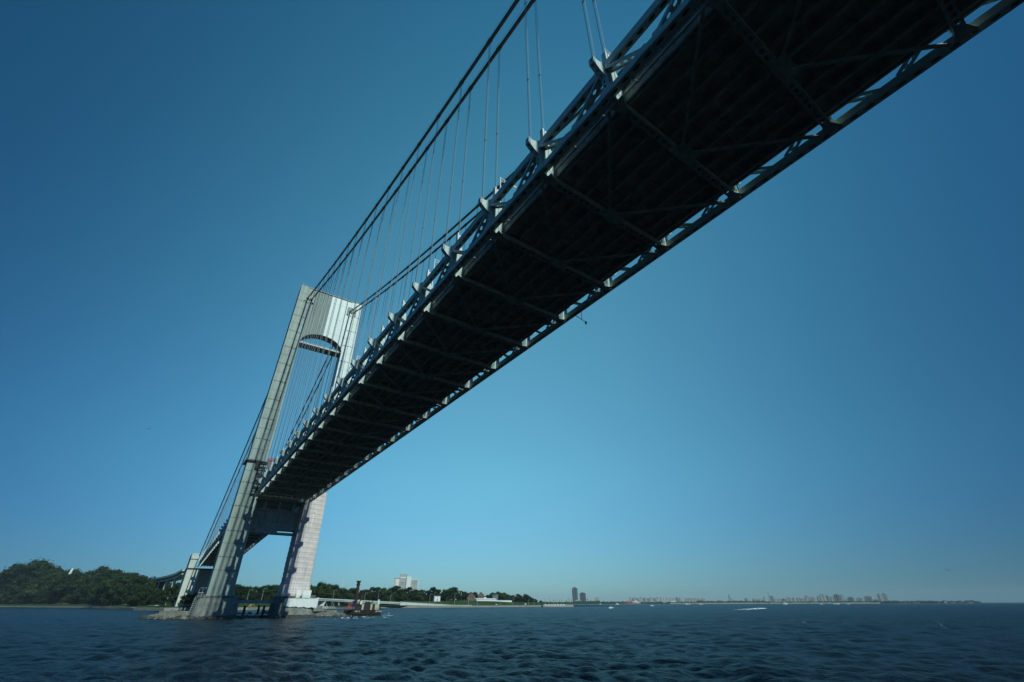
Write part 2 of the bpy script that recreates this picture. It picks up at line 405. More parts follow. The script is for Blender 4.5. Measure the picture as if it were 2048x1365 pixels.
# ---- main cables and suspenders
ZS, SAG = 205.9, 117.5
def zcable(y):
    if y <= 0: return ZS - SAG * (1 - ((y + 649) / 649) ** 2)
    t = y / 368.; return ZS + (55 - ZS) * t - 14 * t * (1 - t) * 2.0
cable_x = [s * XC + d for s in (-1, 1) for d in (-1.45, 1.45)]
m_rest = MB()
for x in cable_x:
    ys = [-480 + 12 * k for k in range(40)] + [0]
    mb = MB(); mb.tube([(x, y, zcable(y)) for y in ys + [12 + 11.87 * k for k in range(31)]], .46, 10)
    cb = mb.build('main_cable', m_cable, bridge, smooth=True)
    mb = MB()
    for dx in (-.4, .4):
        mb.tube([(x + dx, y, zcable(y) + 1.35) for y in ys], .022, 4)
    for y in [ydeck(i) for i in range(-3, 19)]:
        for dx in (-.4, .4): mb.beam((x + dx*.6, y, zcable(y) + .4), (x + dx, y, zcable(y) + 1.4), .05, .05)
    mb.build('hand_rope', m_cable, cb)
    band = MB(); band.tube(((0, -.75, 0), (0, .75, 0)), .56, 10); band.box(-.2, .2, -.35, .35, -.95, -.4)
    first = None
    for i in MAIN:
        y = ydeck(i); sl = math.atan((zcable(y + .5) - zcable(y - .5)))
        if first is None: o = first = band.build('cable_band', m_cable, cb)
        else: o = inst(first, 'cable_band', (0, 0, 0), cb)
        o.location = (x, y, zcable(y)); o.rotation_euler = (sl, 0, 0)
    outer = abs(x) > XC
    def ropes(mb, y):
        zb = zdeck(y) + (6.75 if outer else 11.3); zt = zcable(y)
        if zt - zb < 2: return
        n = 0
        for dy in (-.24, .24):
            for dx in (-.07, .07):
                mb.tube(((x + dx, y + dy, zb), (x + dx, y + dy, zt - .3)), .030, 4)
        k = zb + 18
        while k < zt - 6:
            mb.box(x - .11, x + .11, y - .29, y + .29, k, k + .14); k += 30
    for i in MAIN:
        mb = MB(); ropes(mb, ydeck(i)); mb.build('suspender', m_rope, bridge)
    for y in SIDE: ropes(m_rest, y)
o = m_rest.build('suspender', m_rope, bridge); tag(o, kind='stuff')

# ---- tower
def legx(z, side):                           # (inner, outer) faces of a leg at height z
    tab_i = ((8, 12.3), (45, 12.9), (81, 13.9), (120, 14.3), (165, 14.6), (214, 14.6))
    tab_o = ((8, 24.6), (45, 24.4), (81, 24.2), (120, 24.0), (165, 23.7), (214, 23.5)) if side < 0 else ((8, 24.3), (45, 23.9), (81, 23.6), (120, 23.2), (165, 22.8), (214, 22.3))
    f = lambda t: next(a[1] + (b[1]-a[1]) * (z-a[0])/(b[0]-a[0]) for a, b in zip(t[:-1], t[1:]) if z <= b[0])
    return f(tab_i), f(tab_o)
YF, YBK = -5.6, 5.2
for s in (-1, 1):
    zs = [9.2, 20, 45, 60, 81, 120, 165, 213.2]
    lg = MB()
    for za, zb in zip(zs[:-1], zs[1:]):
        i0, o0 = legx(za, s); i1, o1 = legx(zb, s)
        # main shaft, plus a slightly stepped-back inner strip
        g0, g1 = i0 + (o0 - i0) * .42, i1 + (o1 - i1) * .42
        fa, fb = YF - .9 * (213 - za) / 213, YF - .9 * (213 - zb) / 213
        lg.hexa([(s*g0,fa,za),(s*o0,fa,za),(s*o0,YBK,za),(s*g0,YBK,za)], [(s*g1,fb,zb),(s*o1,fb,zb),(s*o1,YBK,zb),(s*g1,YBK,zb)])
        lg.hexa([(s*i0,fa+.35,za),(s*g0,fa+.35,za),(s*g0,YBK-.3,za),(s*i0,YBK-.3,za)], [(s*i1,fb+.35,zb),(s*g1,fb+.35,zb),(s*g1,YBK-.3,zb),(s*i1,YBK-.3,zb)])
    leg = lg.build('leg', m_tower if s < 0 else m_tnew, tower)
    for k in range(14):
        mb = MB(); z = 200 - 13.2 * k; o = legx(z, s)[1]; fz_ = YF - .9 * (213-z)/213
        mb.box(*sorted((s*(o - .3), s*(o + .9))), -4.6, -4.3, z, z + .12); mb.beam((s*(o - .1), -4.45, z - 1.1), (s*(o+.9), -4.45, z), .1, .1)
        mb.beam((s*(o+.9), -4.45, z), (s*(o+.9), -4.45, z + 1.1), .06, .06)
        mb.box(*sorted((s*(o - 8.4), s*(o - .2))), fz_ - .06, fz_ + .03, z - .05, z + .07)
        for q in range(5):
            xx = o - 1.2 - 1.5 * q; mb.box(*sorted((s*xx, s*(xx + .3))), fz_ - .3, fz_ - .05, z - .12, z + .28)
        mb.build('access_bracket', m_dark, leg)
    # hood where the cables enter the leg
    fz = YF - .05
    mb = MB()
    mb.box(s*XC - 3.5, s*XC + 3.3, fz - .5, fz + .04, 203.7, 207.3)
    for x in (s*XC - 3.5, s*XC + 2.1): mb.box(x, x + 1.2, fz - .42, fz + .03, 200.9, 203.7)
    mb.prism([(s*XC - .6, fz - .42, 203.7), (s*XC + .6, fz - .42, 203.7), (s*XC + .4, fz - .42, 202.7), (s*XC - .4, fz - .42, 202.7)], (0, .4, 0))
    mb.build('saddle_hood', m_tower, leg)
# portal: wall above the arch, its two paint jobs, arch soffit, tie
ZSP, ZTOP, XR, XL, YP0, YP1 = 167.4, 213.2, 13.9, -13.9, -4.95, 2.6
xm = -.7
def arcz(x): return ZSP + 9.6 * math.sqrt(max(0, 1 - (x / 14.62) ** 2)) ** 1.0
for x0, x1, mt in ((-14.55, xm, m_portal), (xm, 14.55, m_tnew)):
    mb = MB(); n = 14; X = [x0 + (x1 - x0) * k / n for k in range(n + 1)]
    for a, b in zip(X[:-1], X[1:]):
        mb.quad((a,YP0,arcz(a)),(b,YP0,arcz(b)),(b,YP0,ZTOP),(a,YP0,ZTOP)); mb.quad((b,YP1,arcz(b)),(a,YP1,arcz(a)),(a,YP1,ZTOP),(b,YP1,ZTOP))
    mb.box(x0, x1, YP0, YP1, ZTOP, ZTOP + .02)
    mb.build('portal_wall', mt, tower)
mb = MB(); n = 28; X = [-14.55 + 29.1 * k / n for k in range(n + 1)]
for a, b in zip(X[:-1], X[1:]): mb.quad((a,YP0,arcz(a)),(a,YP1,arcz(a)),(b,YP1,arcz(b)),(b,YP0,arcz(b)))
mb.build('arch_soffit', m_soffit, tower)
mb = MB(); mb.box(-14.5, 14.5, YP0, YP1, 166.3, 167.35); tie = mb.build('portal_tie', m_soffit, tower)
mb = MB(); mb.box(-14.3, 14.3, YP0 - .04, YP0 - .01, 166.9, 167.5)
for k in range(12): mb.box(-13 + 2.3*k, -12.9 + 2.3*k, YP0 + .1, YP0 + .2, 167.35, 168.4)
mb.box(-14.3, 14.3, YP0 + .1, YP0 + .18, 168.3, 168.4); mb.build('tie_railing', m_white, tie)
mb = MB()
for x0, x1 in ((-23.5, -14.6), (-14.6, 14.6), (14.6, 22.3)): mb.box(x0, x1 - .01, YF + .1, YBK - .1, 213.2, 213.7)
for k in range(24): mb.box(-23.2 + 1.95*k, -23.12 + 1.95*k, -5.3, -5.22, 213.7, 215.0)
mb.beam((-23.4, -5.26, 214.9), (22.2, -5.26, 214.9), .07, .07); mb.beam((-23.4, -5.26, 214.3), (22.2, -5.26, 214.3), .05, .05)
mb.box(-22.9, -22.7, -4.6, -4.4, 213.7, 217.2); mb.box(-21.0, -20.85, -4.6, -4.4, 213.7, 216.2)
mb.build('roof_parapet', m_tower, tower)
# strut below the deck
mb = MB(); mb.box(-13.1, 13.1, -2.2, 3.2, 44.0, 54.5); st = mb.build('deck_strut', mat('stained_strut_paint', (.34, .40, .35), .7, .25, .4, (1, 1, .2), .15, stain=.6, stain_col=(.16, .13, .07), stain_scale=.4, stain_stretch=(1, 1, .06)), tower)
mb = MB()
for a, b in (((-12.8, -2.5, 53.8), (-5.5, -2.5, 44.6)), ((12.8, -2.5, 53.8), (5.5, -2.5, 44.6))): mb.beam(a, b, .4, .5)
mb.box(-13.1, 13.1, -3.0, -2.2, 54.0, 55.0); mb.box(-13.1, 13.1, -3.0, -2.2, 44.0, 44.7)
for x in (-6.2, 6.2): mb.box(x - .2, x + .2, -2.55, -2.2, 44.7, 54.0)
mb.build('strut_bracing', m_under, st)
mb = MB(); mb.box(-5.9, 5.9, -2.42, -2.21, 44.8, 53.9); mb.build('centre_panel', m_tower, st)
mb = MB(); mb.box(-13.0, 13.0, -3.4, 1.5, 41.6, 42.7); mb.box(-13.0, 2.0, -2.6, 1.0, 42.7, 44.0); mb.build('lower_tie', m_under, tower)
mb = MB()
for x in (-13.8, -8, 0, 8, 13.8): mb.box(x - .8, x + .8, -2.4, 2.4, 54.5, 60.2)
mb.box(-14, 14, -7.2, 7.2, 59.6, 60.1)
mb.build('deck_bearing', m_under, tower)
# walkway collar round the left leg
i_, o_ = legx(80.6, -1)
mb = MB(); mb.box(-o_ - 1.3, -i_ + .6, -7.4, 6.4, 80.3, 80.75)
mb.box(-o_ - 1.9, -o_ - 1.2, -7.2, -5.0, 78.4, 78.7); mb.box(-19.6, -17.2, -7.45, -7.2, 76.4, 80.3)
for k in range(9): mb.box(-o_ - 1.2 + 1.5*k, -o_ - 1.1 + 1.5*k, -7.3, -7.2, 80.75, 81.9)
mb.build('collar_walkway', m_dark, tower)
# piers
def pier(cx, name, hw=10.0):
    mb = MB(); n = 28
    def ringp(z, w, d):
        out = []
        for k in range(n):
            t = 2 * math.pi * k / n; c, s2 = math.cos(t), math.sin(t)
            e = .42
            out.append((cx + w * math.copysign(abs(c) ** e, c), .3 + d * math.copysign(abs(s2) ** e, s2), z))
        return out
    levels = [(-3, hw + 1.0, 14.2), (1.0, hw + .75, 13.9), (8.2, hw + .05, 12.9), (8.9, hw + .05, 12.9), (8.9, hw - .3, 12.6), (9.2, hw - .3, 12.6)]
    R_ = [ringp(*l) for l in levels]
    vs = [p for r in R_ for p in r]; fs = []
    for a in range(len(R_) - 1):
        for k in range(n): fs.append((a*n + k, a*n + (k+1) % n, (a+1)*n + (k+1) % n, (a+1)*n + k))
    fs.append(tuple((len(R_)-1)*n + k for k in range(n)))
    mb.add(vs, fs); return mb.build(name, m_conc, tower)
pl = pier(-18.7, 'pier'); pr_ = pier(19.6, 'pier')
mb = MB(); mb.box(-25.6, -11.2, -7.6, 6.2, 9.2, 10.1); mb.box(11.2, 25.2, -7.6, 6.2, 9.2, 10.1); mb.build('base_plate', m_dark, tower)
def railrun(mb, pts, h=1.2, r=.035, n=2, step=2.0):
    for a, b in zip(pts[:-1], pts[1:]):
        a, b = Vector(a), Vector(b); L_ = (b - a).length; k = max(1, int(L_ / step))
        for q in range(k + 1):
            p = a + (b - a) * (q / k); mb.beam(p, p + Vector((0, 0, h)), r*2, r*2)
        for q in range(n): mb.beam(a + Vector((0,0,h*(q+1)/n)), b + Vector((0,0,h*(q+1)/n)), r*2, r*2)
for cx, pz in ((-18.7, pl), (19.6, pr_)):
    mb = MB(); railrun(mb, [(cx - 9.3, 12, 9.2), (cx - 9.3, -11.8, 9.2), (cx + 9.3, -11.8, 9.2), (cx + 9.3, 12, 9.2)], 1.2, .05, 3, 2.2)
    for q in (0, 1.5):
        a = Vector((cx - 8.2 - q, -9.5, 9.2)); mb.tube((a, a + Vector((0, 0, 3.6)), a + Vector((.4, 0, 4.3)), a + Vector((1.3, 0, 4.4)), a + Vector((1.3, 0, 4.0))), .09, 6)
    mb.box(cx - 9.6, cx - 7.2, -6.5, -6.3, 11.2, 11.5)
    mb.build('pier_railing', m_grey, pz)
mb = MB()                                      # stair on the left flank of the left pier
for k in range(9): mb.box(-29.6 - .25*(8-k)*.4, -28.3, -9 + .2, -7.4, .9 + k*.95, 1.05 + k*.95)
mb.beam((-29.9, -8.8, .5), (-29.0, -8.8, 9.6), .12, .12); mb.beam((-29.9, -7.4, .5), (-29.0, -7.4, 9.6), .12, .12)
mb.build('pier_ladder', m_grey, pl)
mb = MB(); mb.box(-8.6, 9.4, -4.0, 4.0, 6.6, 8.2)
mb.build('pier_link', m_under, tower)
# ================================================================== SETTING
# ---- water
def make_water():
    rng = np.random.default_rng(3)
    th = np.concatenate([np.arange(-40, 112, .17), np.arange(112, 320, 6.0)]); th = np.radians(th)   # bearing from +Y
    r = np.concatenate([[0], np.geomspace(16, 1500, 640), np.geomspace(1600, 14000, 24)])
    T, Rr = np.meshgrid(th, r); X = CAM.x + Rr * np.sin(T); Y = CAM.y + Rr * np.cos(T)
    cell = np.maximum(np.gradient(r)[:, None] * .8 * np.ones_like(T), Rr * math.radians(.17))
    Z = np.zeros_like(X); dX = np.zeros_like(X); dY = np.zeros_like(X)
    wind = math.radians(200)
    for k in range(90):
        lam = .9 * (14 / .9) ** rng.random(); d = wind + rng.normal(0, .6); ph = rng.random() * 2 * math.pi
        kk = 2 * math.pi / lam; amp = .0105 * lam ** .55 * rng.uniform(.6, 1.3)
        w = np.clip((lam / cell - 2.5) / 2.5, 0, 1)
        a = kk * (X * math.cos(d) + Y * math.sin(d)) + ph
        Z += amp * w * np.sin(a); dX -= .8 * amp * w * math.cos(d) * np.cos(a); dY -= .8 * amp * w * math.sin(d) * np.cos(a)
    nr, nt = X.shape
    V = np.stack([X + dX, Y + dY, Z], -1).reshape(-1, 3)
    idx = np.arange(nr * nt).reshape(nr, nt); nx = np.roll(idx, -1, 1)
    Fq = np.stack([idx[:-1], nx[:-1], nx[1:], idx[1:]], -1).reshape(-1, 4)[:, ::-1]
    me = bpy.data.meshes.new('water')
    me.vertices.add(len(V)); me.vertices.foreach_set('co', V.astype(np.float32).ravel())
    me.loops.add(Fq.size); me.loops.foreach_set('vertex_index', Fq.astype(np.int32).ravel())
    me.polygons.add(len(Fq)); me.polygons.foreach_set('loop_start', np.arange(0, Fq.size, 4, dtype=np.int32)); me.polygons.foreach_set('loop_total', np.full(len(Fq), 4, np.int32))
    me.polygons.foreach_set('use_smooth', np.ones(len(Fq), bool))
    me.update(calc_edges=True); me.validate()
    o = bpy.data.objects.new('water', me); col.objects.link(o)
    m = bpy.data.materials.new('sea_water'); m.use_nodes = True; nt_ = m.node_tree; N = nt_.nodes; L = nt_.links
    b = N['Principled BSDF']; b.inputs['Base Color'].default_value = (.001, .006, .013, 1); b.inputs['Roughness'].default_value = .3
    b.inputs['IOR'].default_value = 1.33
    g = N.new('ShaderNodeNewGeometry')
    mp = N.new('ShaderNodeMapping'); mp.inputs['Scale'].default_value = (1, .55, 1); mp.inputs['Rotation'].default_value = (0, 0, R(-35)); L.new(g.outputs['Position'], mp.inputs['Vector'])
    hs = None
    for sc, dt, w in ((.35, 3, 1.0), (1.2, 4, .85), (3.8, 4, .5)):
        n = N.new('ShaderNodeTexNoise'); n.inputs['Scale'].default_value = sc; n.inputs['Detail'].default_value = dt; n.inputs['Roughness'].default_value = .6
        L.new(mp.outputs[0], n.inputs['Vector'])
        k = N.new('ShaderNodeMath'); k.operation = 'MULTIPLY'; k.inputs[1].default_value = w; L.new(n.outputs['Fac'], k.inputs[0])
        if hs is None: hs = k
        else:
            a = N.new('ShaderNodeMath'); a.operation = 'ADD'; L.new(hs.outputs[0], a.inputs[0]); L.new(k.outputs[0], a.inputs[1]); hs = a
    bp = N.new('ShaderNodeBump'); bp.inputs['Strength'].default_value = 1.0; bp.inputs['Distance'].default_value = 1.1; b.inputs['Specular IOR Level'].default_value = .25
    L.new(hs.outputs[0], bp.inputs['Height']); L.new(bp.outputs[0], b.inputs['Normal'])
    # scattered whitecaps
    n = N.new('ShaderNodeTexNoise'); n.inputs['Scale'].default_value = .09; n.inputs['Detail'].default_value = 9; n.inputs['Roughness'].default_value = .75
    mp2 = N.new('ShaderNodeMapping'); mp2.inputs['Rotation'].default_value = (0, 0, R(-30)); mp2.inputs['Scale'].default_value = (1, 2.2, 1); L.new(g.outputs['Position'], mp2.inputs['Vector']); L.new(mp2.outputs[0], n.inputs['Vector'])
    cr = N.new('ShaderNodeMapRange'); cr.inputs['From Min'].default_value = .735; cr.inputs['From Max'].default_value = .78; L.new(n.outputs['Fac'], cr.inputs['Value'])
    mx = N.new('ShaderNodeMix'); mx.data_type = 'RGBA'; mx.inputs['A'].default_value = (.001, .006, .013, 1); mx.inputs['B'].default_value = (.6, .65, .66, 1)
    L.new(cr.outputs[0], mx.inputs['Factor']); L.new(mx.outputs['Result'], b.inputs['Base Color'])
    me.materials.append(m)
    tag(o, 'dark blue choppy sea filling the foreground of the strait', 'water', kind='structure')
make_water()

# ---- near shore
SH = [(-900, 2600), (-330, 1420), (-150, 960), (-85, 640), (-62, 430), (-34, 354), (45, 350), (110, 410), (200, 480), (290, 500), (430, 480), (600, 505), (640, 512), (668, 545), (690, 640)]
def shore_pts(step=25):
    out = []
    for a, b in zip(SH[:-1], SH[1:]):
        n = max(1, int(math.dist(a, b) / step))
        for k in range(n): out.append((a[0] + (b[0]-a[0])*k/n, a[1] + (b[1]-a[1])*k/n))
    out.append(SH[-1]); return out
SP = shore_pts()
def shore_dist(x, y):
    best = 1e9
    for (ax, ay), (bx, by) in zip(SH[:-1], SH[1:]):
        dx, dy = bx - ax, by - ay; t = max(0, min(1, ((x-ax)*dx + (y-ay)*dy) / (dx*dx + dy*dy)))
        best = min(best, math.hypot(x - ax - t*dx, y - ay - t*dy))
    return best
def ground_z(x, y):
    d = shore_dist(x, y)
    k = max(0, min(1, (150 - x) / 350))         # the hill is on the left
    z = 2.6 + min(d, 62) * (.03 + .11 * k) + max(0, min(d - 62, 300)) * (.012 + .13 * k)
    kr = max(0, min(1, (x - 235) / 90)) * max(0, min(1, (640 - x) / 110)); sd = max(0, min(1, (d - 27) / 45)); z += kr * 6.2 * sd * sd * (3 - 2*sd)
    return z + .35 * math.sin(x * .043 + 1) * min(1, d / 40) + .3 * math.sin(y * .05)
m_grass = mat('shore_grass', (.036, .068, .022), .95, .3, .06, spec=.05, stain=.5, stain_col=(.10, .085, .05), stain_scale=.03, stain_stretch=(1, 1, 1))
def norm_at(i):
    a = SP[max(0, i-1)]; b = SP[min(len(SP)-1, i+1)]; dx, dy = b[0]-a[0], b[1]-a[1]; l = math.hypot(dx, dy)
    return (-dy / l, dx / l)
mb = MB(); offs = [0.6, 6, 14, 30, 60, 110, 180, 280, 420, 700, 1100]
rows = []
for i, p in enumerate(SP):
    nx, ny = norm_at(i); row = []
    for d in offs:
        if 20 < p[0] < 230 and d > 150: d = 150 + (d - 150) * .06
        if p[0] > 600: d = min(d, 40 + (d - 40) * max(0, (720 - p[0]) / 120) * .5) if d > 40 else d
        x, y = p[0] + nx*d, p[1] + ny*d
        row.append((x, y, 2.55 if d < 1 else ground_z(x, y)))
    rows.append(row)
n = len(offs); mb.add([q for r in rows for q in r], [(i*n + k, (i+1)*n + k, (i+1)*n + k + 1, i*n + k + 1) for i in range(len(rows)-1) for k in range(n-1)])
o = mb.build('shore_ground', m_grass); tag(o, 'green grassy bank rising behind the seawall on the near shore', 'ground', kind='structure')
def ribbon(d0, d1, z0, z1, name, mt, i0=0, i1=None, thick=None):
    mb = MB(); i1 = i1 or len(SP) - 1
    for i in range(i0, i1):
        P = []
        for j in (i, i + 1):
            nx, ny = norm_at(j); P.append(((SP[j][0] + nx*d0, SP[j][1] + ny*d0), (SP[j][0] + nx*d1, SP[j][1] + ny*d1)))
        (a, b), (c, d) = P
        mb.hexa(((*a, z0), (*c, z0), (*d, z0), (*b, z0)), ((*a, z1), (*c, z1), (*d, z1), (*b, z1)))
    return mb.build(name, mt)
o = ribbon(-.4, .8, -2, 2.7, 'seawall', m_seawall); tag(o, 'long low dark stone seawall along the near shore', 'seawall')
mbs = MB()
o = ribbon(.82, 5.5, 2.0, 2.72, 'shore_path', m_rwall); tag(o, 'pale waterside path on top of the seawall', 'path', kind='structure')
def mid(u, Yguess, d):                          # point on the ground along a sight line column
    p = at(u, hor(u), Yguess); return p.x, p.y
def on_land(x, y):
    if x < -34:
        for (ax, ay), (bx, by) in zip(SH[:6], SH[1:6]):
            if by <= y <= ay: return x > ax + (bx - ax) * (y - ay) / (by - ay)
        return y > 2600
    for (ax, ay), (bx, by) in zip(SH[5:-1], SH[6:]):
        if ax <= x <= bx: return y > ay + (by - ay) * (x - ax) / (bx - ax)
    return False
def inland(u, d):                               # ground point d metres behind the shoreline in image column u
    dr = ray(u, hor(u)); dr = Vector((dr.x, dr.y)).normalized(); lo = 250
    for k in range(1100):
        x, y = CAM.x + dr.x * (lo + 2*k), CAM.y + dr.y * (lo + 2*k)
        inside = on_land(x, y) and shore_dist(x, y) >= d
        if inside: return x, y, ground_z(x, y), lo + 2*k
    return CAM.x + dr.x * 1400, CAM.y + dr.y * 1400, ground_z(CAM.x + dr.x * 1400, CAM.y + dr.y * 1400), 1400
def along(u, m):                                # ground point m metres beyond the first landfall in image column u
    x, y, z, dist = inland(u, 7); dr = Vector((x - CAM.x, y - CAM.y)).normalized()
    x, y = x + dr.x * m, y + dr.y * m; return x, y, ground_z(x, y), dist + m
def ztop(u, v, dist): return atd(u, v, dist).z

# ---- trees
def leafmat(name, a, b):
    m = bpy.data.materials.new(name); m.use_nodes = True; N = m.node_tree.nodes; L = m.node_tree.links; bs = N['Principled BSDF']
    oi = N.new('ShaderNodeObjectInfo'); g = N.new('ShaderNodeNewGeometry'); ns = N.new('ShaderNodeTexNoise'); ns.inputs['Scale'].default_value = .22; ns.inputs['Detail'].default_value = 3
    L.new(g.outputs['Position'], ns.inputs['Vector'])
    ad = N.new('ShaderNodeMath'); ad.operation = 'MULTIPLY_ADD'; ad.inputs[1].default_value = .7; L.new(oi.outputs['Random'], ad.inputs[0])
    ml = N.new('ShaderNodeMath'); ml.operation = 'MULTIPLY'; ml.inputs[1].default_value = .5; L.new(ns.outputs['Fac'], ml.inputs[0]); L.new(ml.outputs[0], ad.inputs[2])
    mx = N.new('ShaderNodeMix'); mx.data_type = 'RGBA'; mx.inputs['A'].default_value = (*a, 1); mx.inputs['B'].default_value = (*b, 1); L.new(ad.outputs[0], mx.inputs['Factor'])
    L.new(mx.outputs['Result'], bs.inputs['Base Color']); bs.inputs['Roughness'].default_value = .7; bs.inputs['Specular IOR Level'].default_value = .15
    tr = N.new('ShaderNodeBsdfTranslucent'); L.new(mx.outputs['Result'], tr.inputs['Color']); ms = N.new('ShaderNodeMixShader'); ms.inputs[0].default_value = .25
    L.new(bs.outputs[0], ms.inputs[1]); L.new(tr.outputs[0], ms.inputs[2]); L.new(ms.outputs[0], N['Material Output'].inputs['Surface'])
    return m
m_leaf = [leafmat('dark_foliage', (.008, .020, .008), (.034, .060, .018)), leafmat('mid_foliage', (.012, .028, .010), (.055, .09, .026)), leafmat('light_foliage', (.032, .056, .018), (.07, .11, .035))]
def tree_proto(seed, wide, kind, lf):
    """unit tree, height 1: trunk, limbs and a crown of leaf clumps"""
    rn = random.Random(seed)
    root = empty(kind, (0, 0, -500))
    tk = MB(); tk.tube(((0,0,-.03),(.006,.0,.18),(-.004,.008,.42),(0,0,.7)), .03, 7, r1=.008)
    blobs = []
    nb = 18
    for k in range(nb):
        a = rn.random() * 6.283; h = .3 + .62 * (k / nb) ** .9; prof = math.sin(math.pi * min(1, max(.12, (h - .16) / .9))) ** .75
        rr = wide * .5 * prof * rn.uniform(.45, 1.0); c = Vector((rr * math.cos(a), rr * math.sin(a), h + rn.uniform(-.03, .03)))
        rad = rn.uniform(.075, .155) * (1.15 if h < .75 else .85); blobs.append((c, rad))
        tk.tube(((0, 0, .16 + .3 * h), c * .55 + Vector((0, 0, .1 * h)), c), .012, 5, r1=.003)
    blobs.append((Vector((0, 0, .9)), .13))
    tk.build('trunk', m_bark, root)
    cw = MB()
    for c, rad in blobs:
        m = int(260 * (rad / .15) ** 2)
        for q in range(m):
            d = Vector((rn.gauss(0, 1), rn.gauss(0, 1), rn.gauss(0, 1))).normalized()
            p = c + Vector((d.x * rad * 1.2, d.y * rad * 1.2, d.z * rad * .85)) * (rn.random() ** .33)
            nn = (d + Vector((rn.gauss(0, .5), rn.gauss(0, .5), rn.gauss(0, .5) + .3))).normalized()
            t = nn.orthogonal().normalized(); b2 = nn.cross(t); ang = rn.random() * 6.283
            t, b2 = t * math.cos(ang) + b2 * math.sin(ang), b2 * math.cos(ang) - t * math.sin(ang)
            s = rn.uniform(.012, .03)
            cw.quad(p - t*s - b2*s*.7, p + t*s - b2*s*.7, p + t*s*.8 + b2*s, p - t*s*.8 + b2*s)
    for q in range(520):                        # loose sprays that break the outline
        c, rad = rn.choice(blobs); d = Vector((rn.gauss(0, 1), rn.gauss(0, 1), rn.gauss(0, 1) + .4)).normalized(); p = c + d * rad * rn.uniform(1.0, 1.6); s = rn.uniform(.008, .018); t = d.orthogonal().normalized(); b2 = d.cross(t)
        cw.quad(p - t*s - b2*s, p + t*s - b2*s, p + t*s + b2*s, p - t*s + b2*s)
    cw.build('crown', lf, root)
    return root
TK = [tree_proto(1, .85, 'broadleaf_tree', m_leaf[0]), tree_proto(2, 1.0, 'broadleaf_tree', m_leaf[1]), tree_proto(3, .7, 'broadleaf_tree', m_leaf[0]),
      tree_proto(4, 1.15, 'broadleaf_tree', m_leaf[0]), tree_proto(5, .9, 'broadleaf_tree', m_leaf[2]), tree_proto(6, .95, 'broadleaf_tree', m_leaf[1])]
used_proto = set()
def plant(k, x, y, z, h, label, group, w=1.0):
    src = TK[k]
    if k in used_proto: o = copy_tree(src)
    else: o = src; used_proto.add(k)
    o.location = (x, y, z - .2); o.scale = (h * w, h * w, h); o.rotation_euler = (0, 0, random.random() * 6.28)
    tag(o, label, 'tree', group); return o
KND = ['dark rounded', 'mid green spreading', 'dark narrow', 'dark broad-crowned', 'pale green', 'mid green full']
def skyline(pts, u):
    for a, b in zip(pts[:-1], pts[1:]):
        if a[0] <= u <= b[0]: return a[1] + (b[1]-a[1]) * (u-a[0]) / (b[0]-a[0])
    return pts[-1][1]
rt = random.Random(11)
SKL = [(-30,1146),(0,1143),(8,1139),(14,1126),(37,1123),(52,1127),(64,1131),(70,1139),(95,1138),(100,1133),(126,1133),(132,1143),(160,1140),(166,1135),(182,1133),(196,1138),(226,1143),(246,1146),(256,1153),(265,1149),(280,1157),(303,1153),(320,1155),(332,1162),(350,1170),(380,1176)]
SKM = [(455,1172),(468,1169),(476,1162),(490,1168),(500,1169),(538,1168),(543,1163),(550,1168),(562,1165),(575,1168),(620,1171),(635,1165),(664,1168),(681,1176),(693,1181),(698,1175),(728,1175),(745,1171),(765,1176),(781,1171),(815,1174),(836,1178),(864,1175),(880,1176),(893,1172),(913,1178),(924,1184),(932,1181),(952,1182),(967,1186),(985,1186),(993,1183),(1001,1180),(1012,1189),(1023,1186),(1045,1190),(1059,1189),(1070,1195),(1080,1200)]
def treerow(pts, u0, u1, du, d, frac, region, grp, wj=(.8, 1.15), maxh=60, where=None):
    u = u0
    while u < u1:
        uu = u + rt.uniform(-.35, .35) * du; dd = d * rt.uniform(.85, 1.2)
        x, y, z, dist = (where or inland)(uu, dd); vt = skyline(pts, min(max(uu, pts[0][0]), pts[-1][0]))
        zt = ztop(uu, vt + (hor(uu) - vt) * (1 - frac) * rt.uniform(.7, 1.3), dist)
        h = max(5, min(maxh, zt - z)); k = rt.choice((0, 0, 1, 2, 3, 3, 4, 5)) if frac < .9 else rt.choice((0, 1, 2, 3, 3, 5))
        sk = .34 * h if frac < .9 else .1 * h; plant(k, x, y, z - sk, (h + sk) * (rt.uniform(.85, 1.15) if frac < .85 else rt.uniform(.78, 1.06)), f'{KND[k]} tree {region}', grp, rt.uniform(*wj))
        u += du
treerow(SKL, -25, 372, 10, 250, 1.0, 'on the skyline of the wooded hill left of the bridge', 'trees on the skyline left of the bridge', (.7, 1.2), 110, along)
treerow(SKL, -25, 368, 12, 215, .9, 'just under the skyline of the wooded hill left of the bridge', 'trees just under the skyline left of the bridge', (.7, 1.1), 60, along)
treerow(SKL, -25, 366, 15, 165, .72, 'halfway down the wooded hill left of the bridge', 'trees halfway down the hill left of the bridge', (.9, 1.3), 45, along)
treerow(SKL, -15, 362, 16, 112, .42, 'at the grassy foot of the wooded hill left of the bridge', 'trees at the foot of the hill left of the bridge', (.9, 1.3), 30, along)
treerow(SKM, 458, 640, 11, 150, 1.0, 'seen through the legs of the bridge tower', 'trees seen through the bridge tower', (.9, 1.3))
treerow(SKM, 458, 640, 15, 80, .7, 'low behind the water between the tower piers', 'lower trees between the tower piers', (.9, 1.3))
treerow(SKM, 642, 1083, 11, 130, 1.0, 'in the skyline row behind the parkway right of the tower', 'skyline trees behind the parkway', (.95, 1.35))
treerow(SKM, 642, 922, 12, 85, .66, 'in the lower row close behind the parkway', 'lower trees close behind the parkway', (.9, 1.3))
treerow(SKM, 930, 1082, 8, 135, .62, 'in the lower row behind the brick houses and along the point', 'lower trees behind the brick houses', (1.0, 1.4))
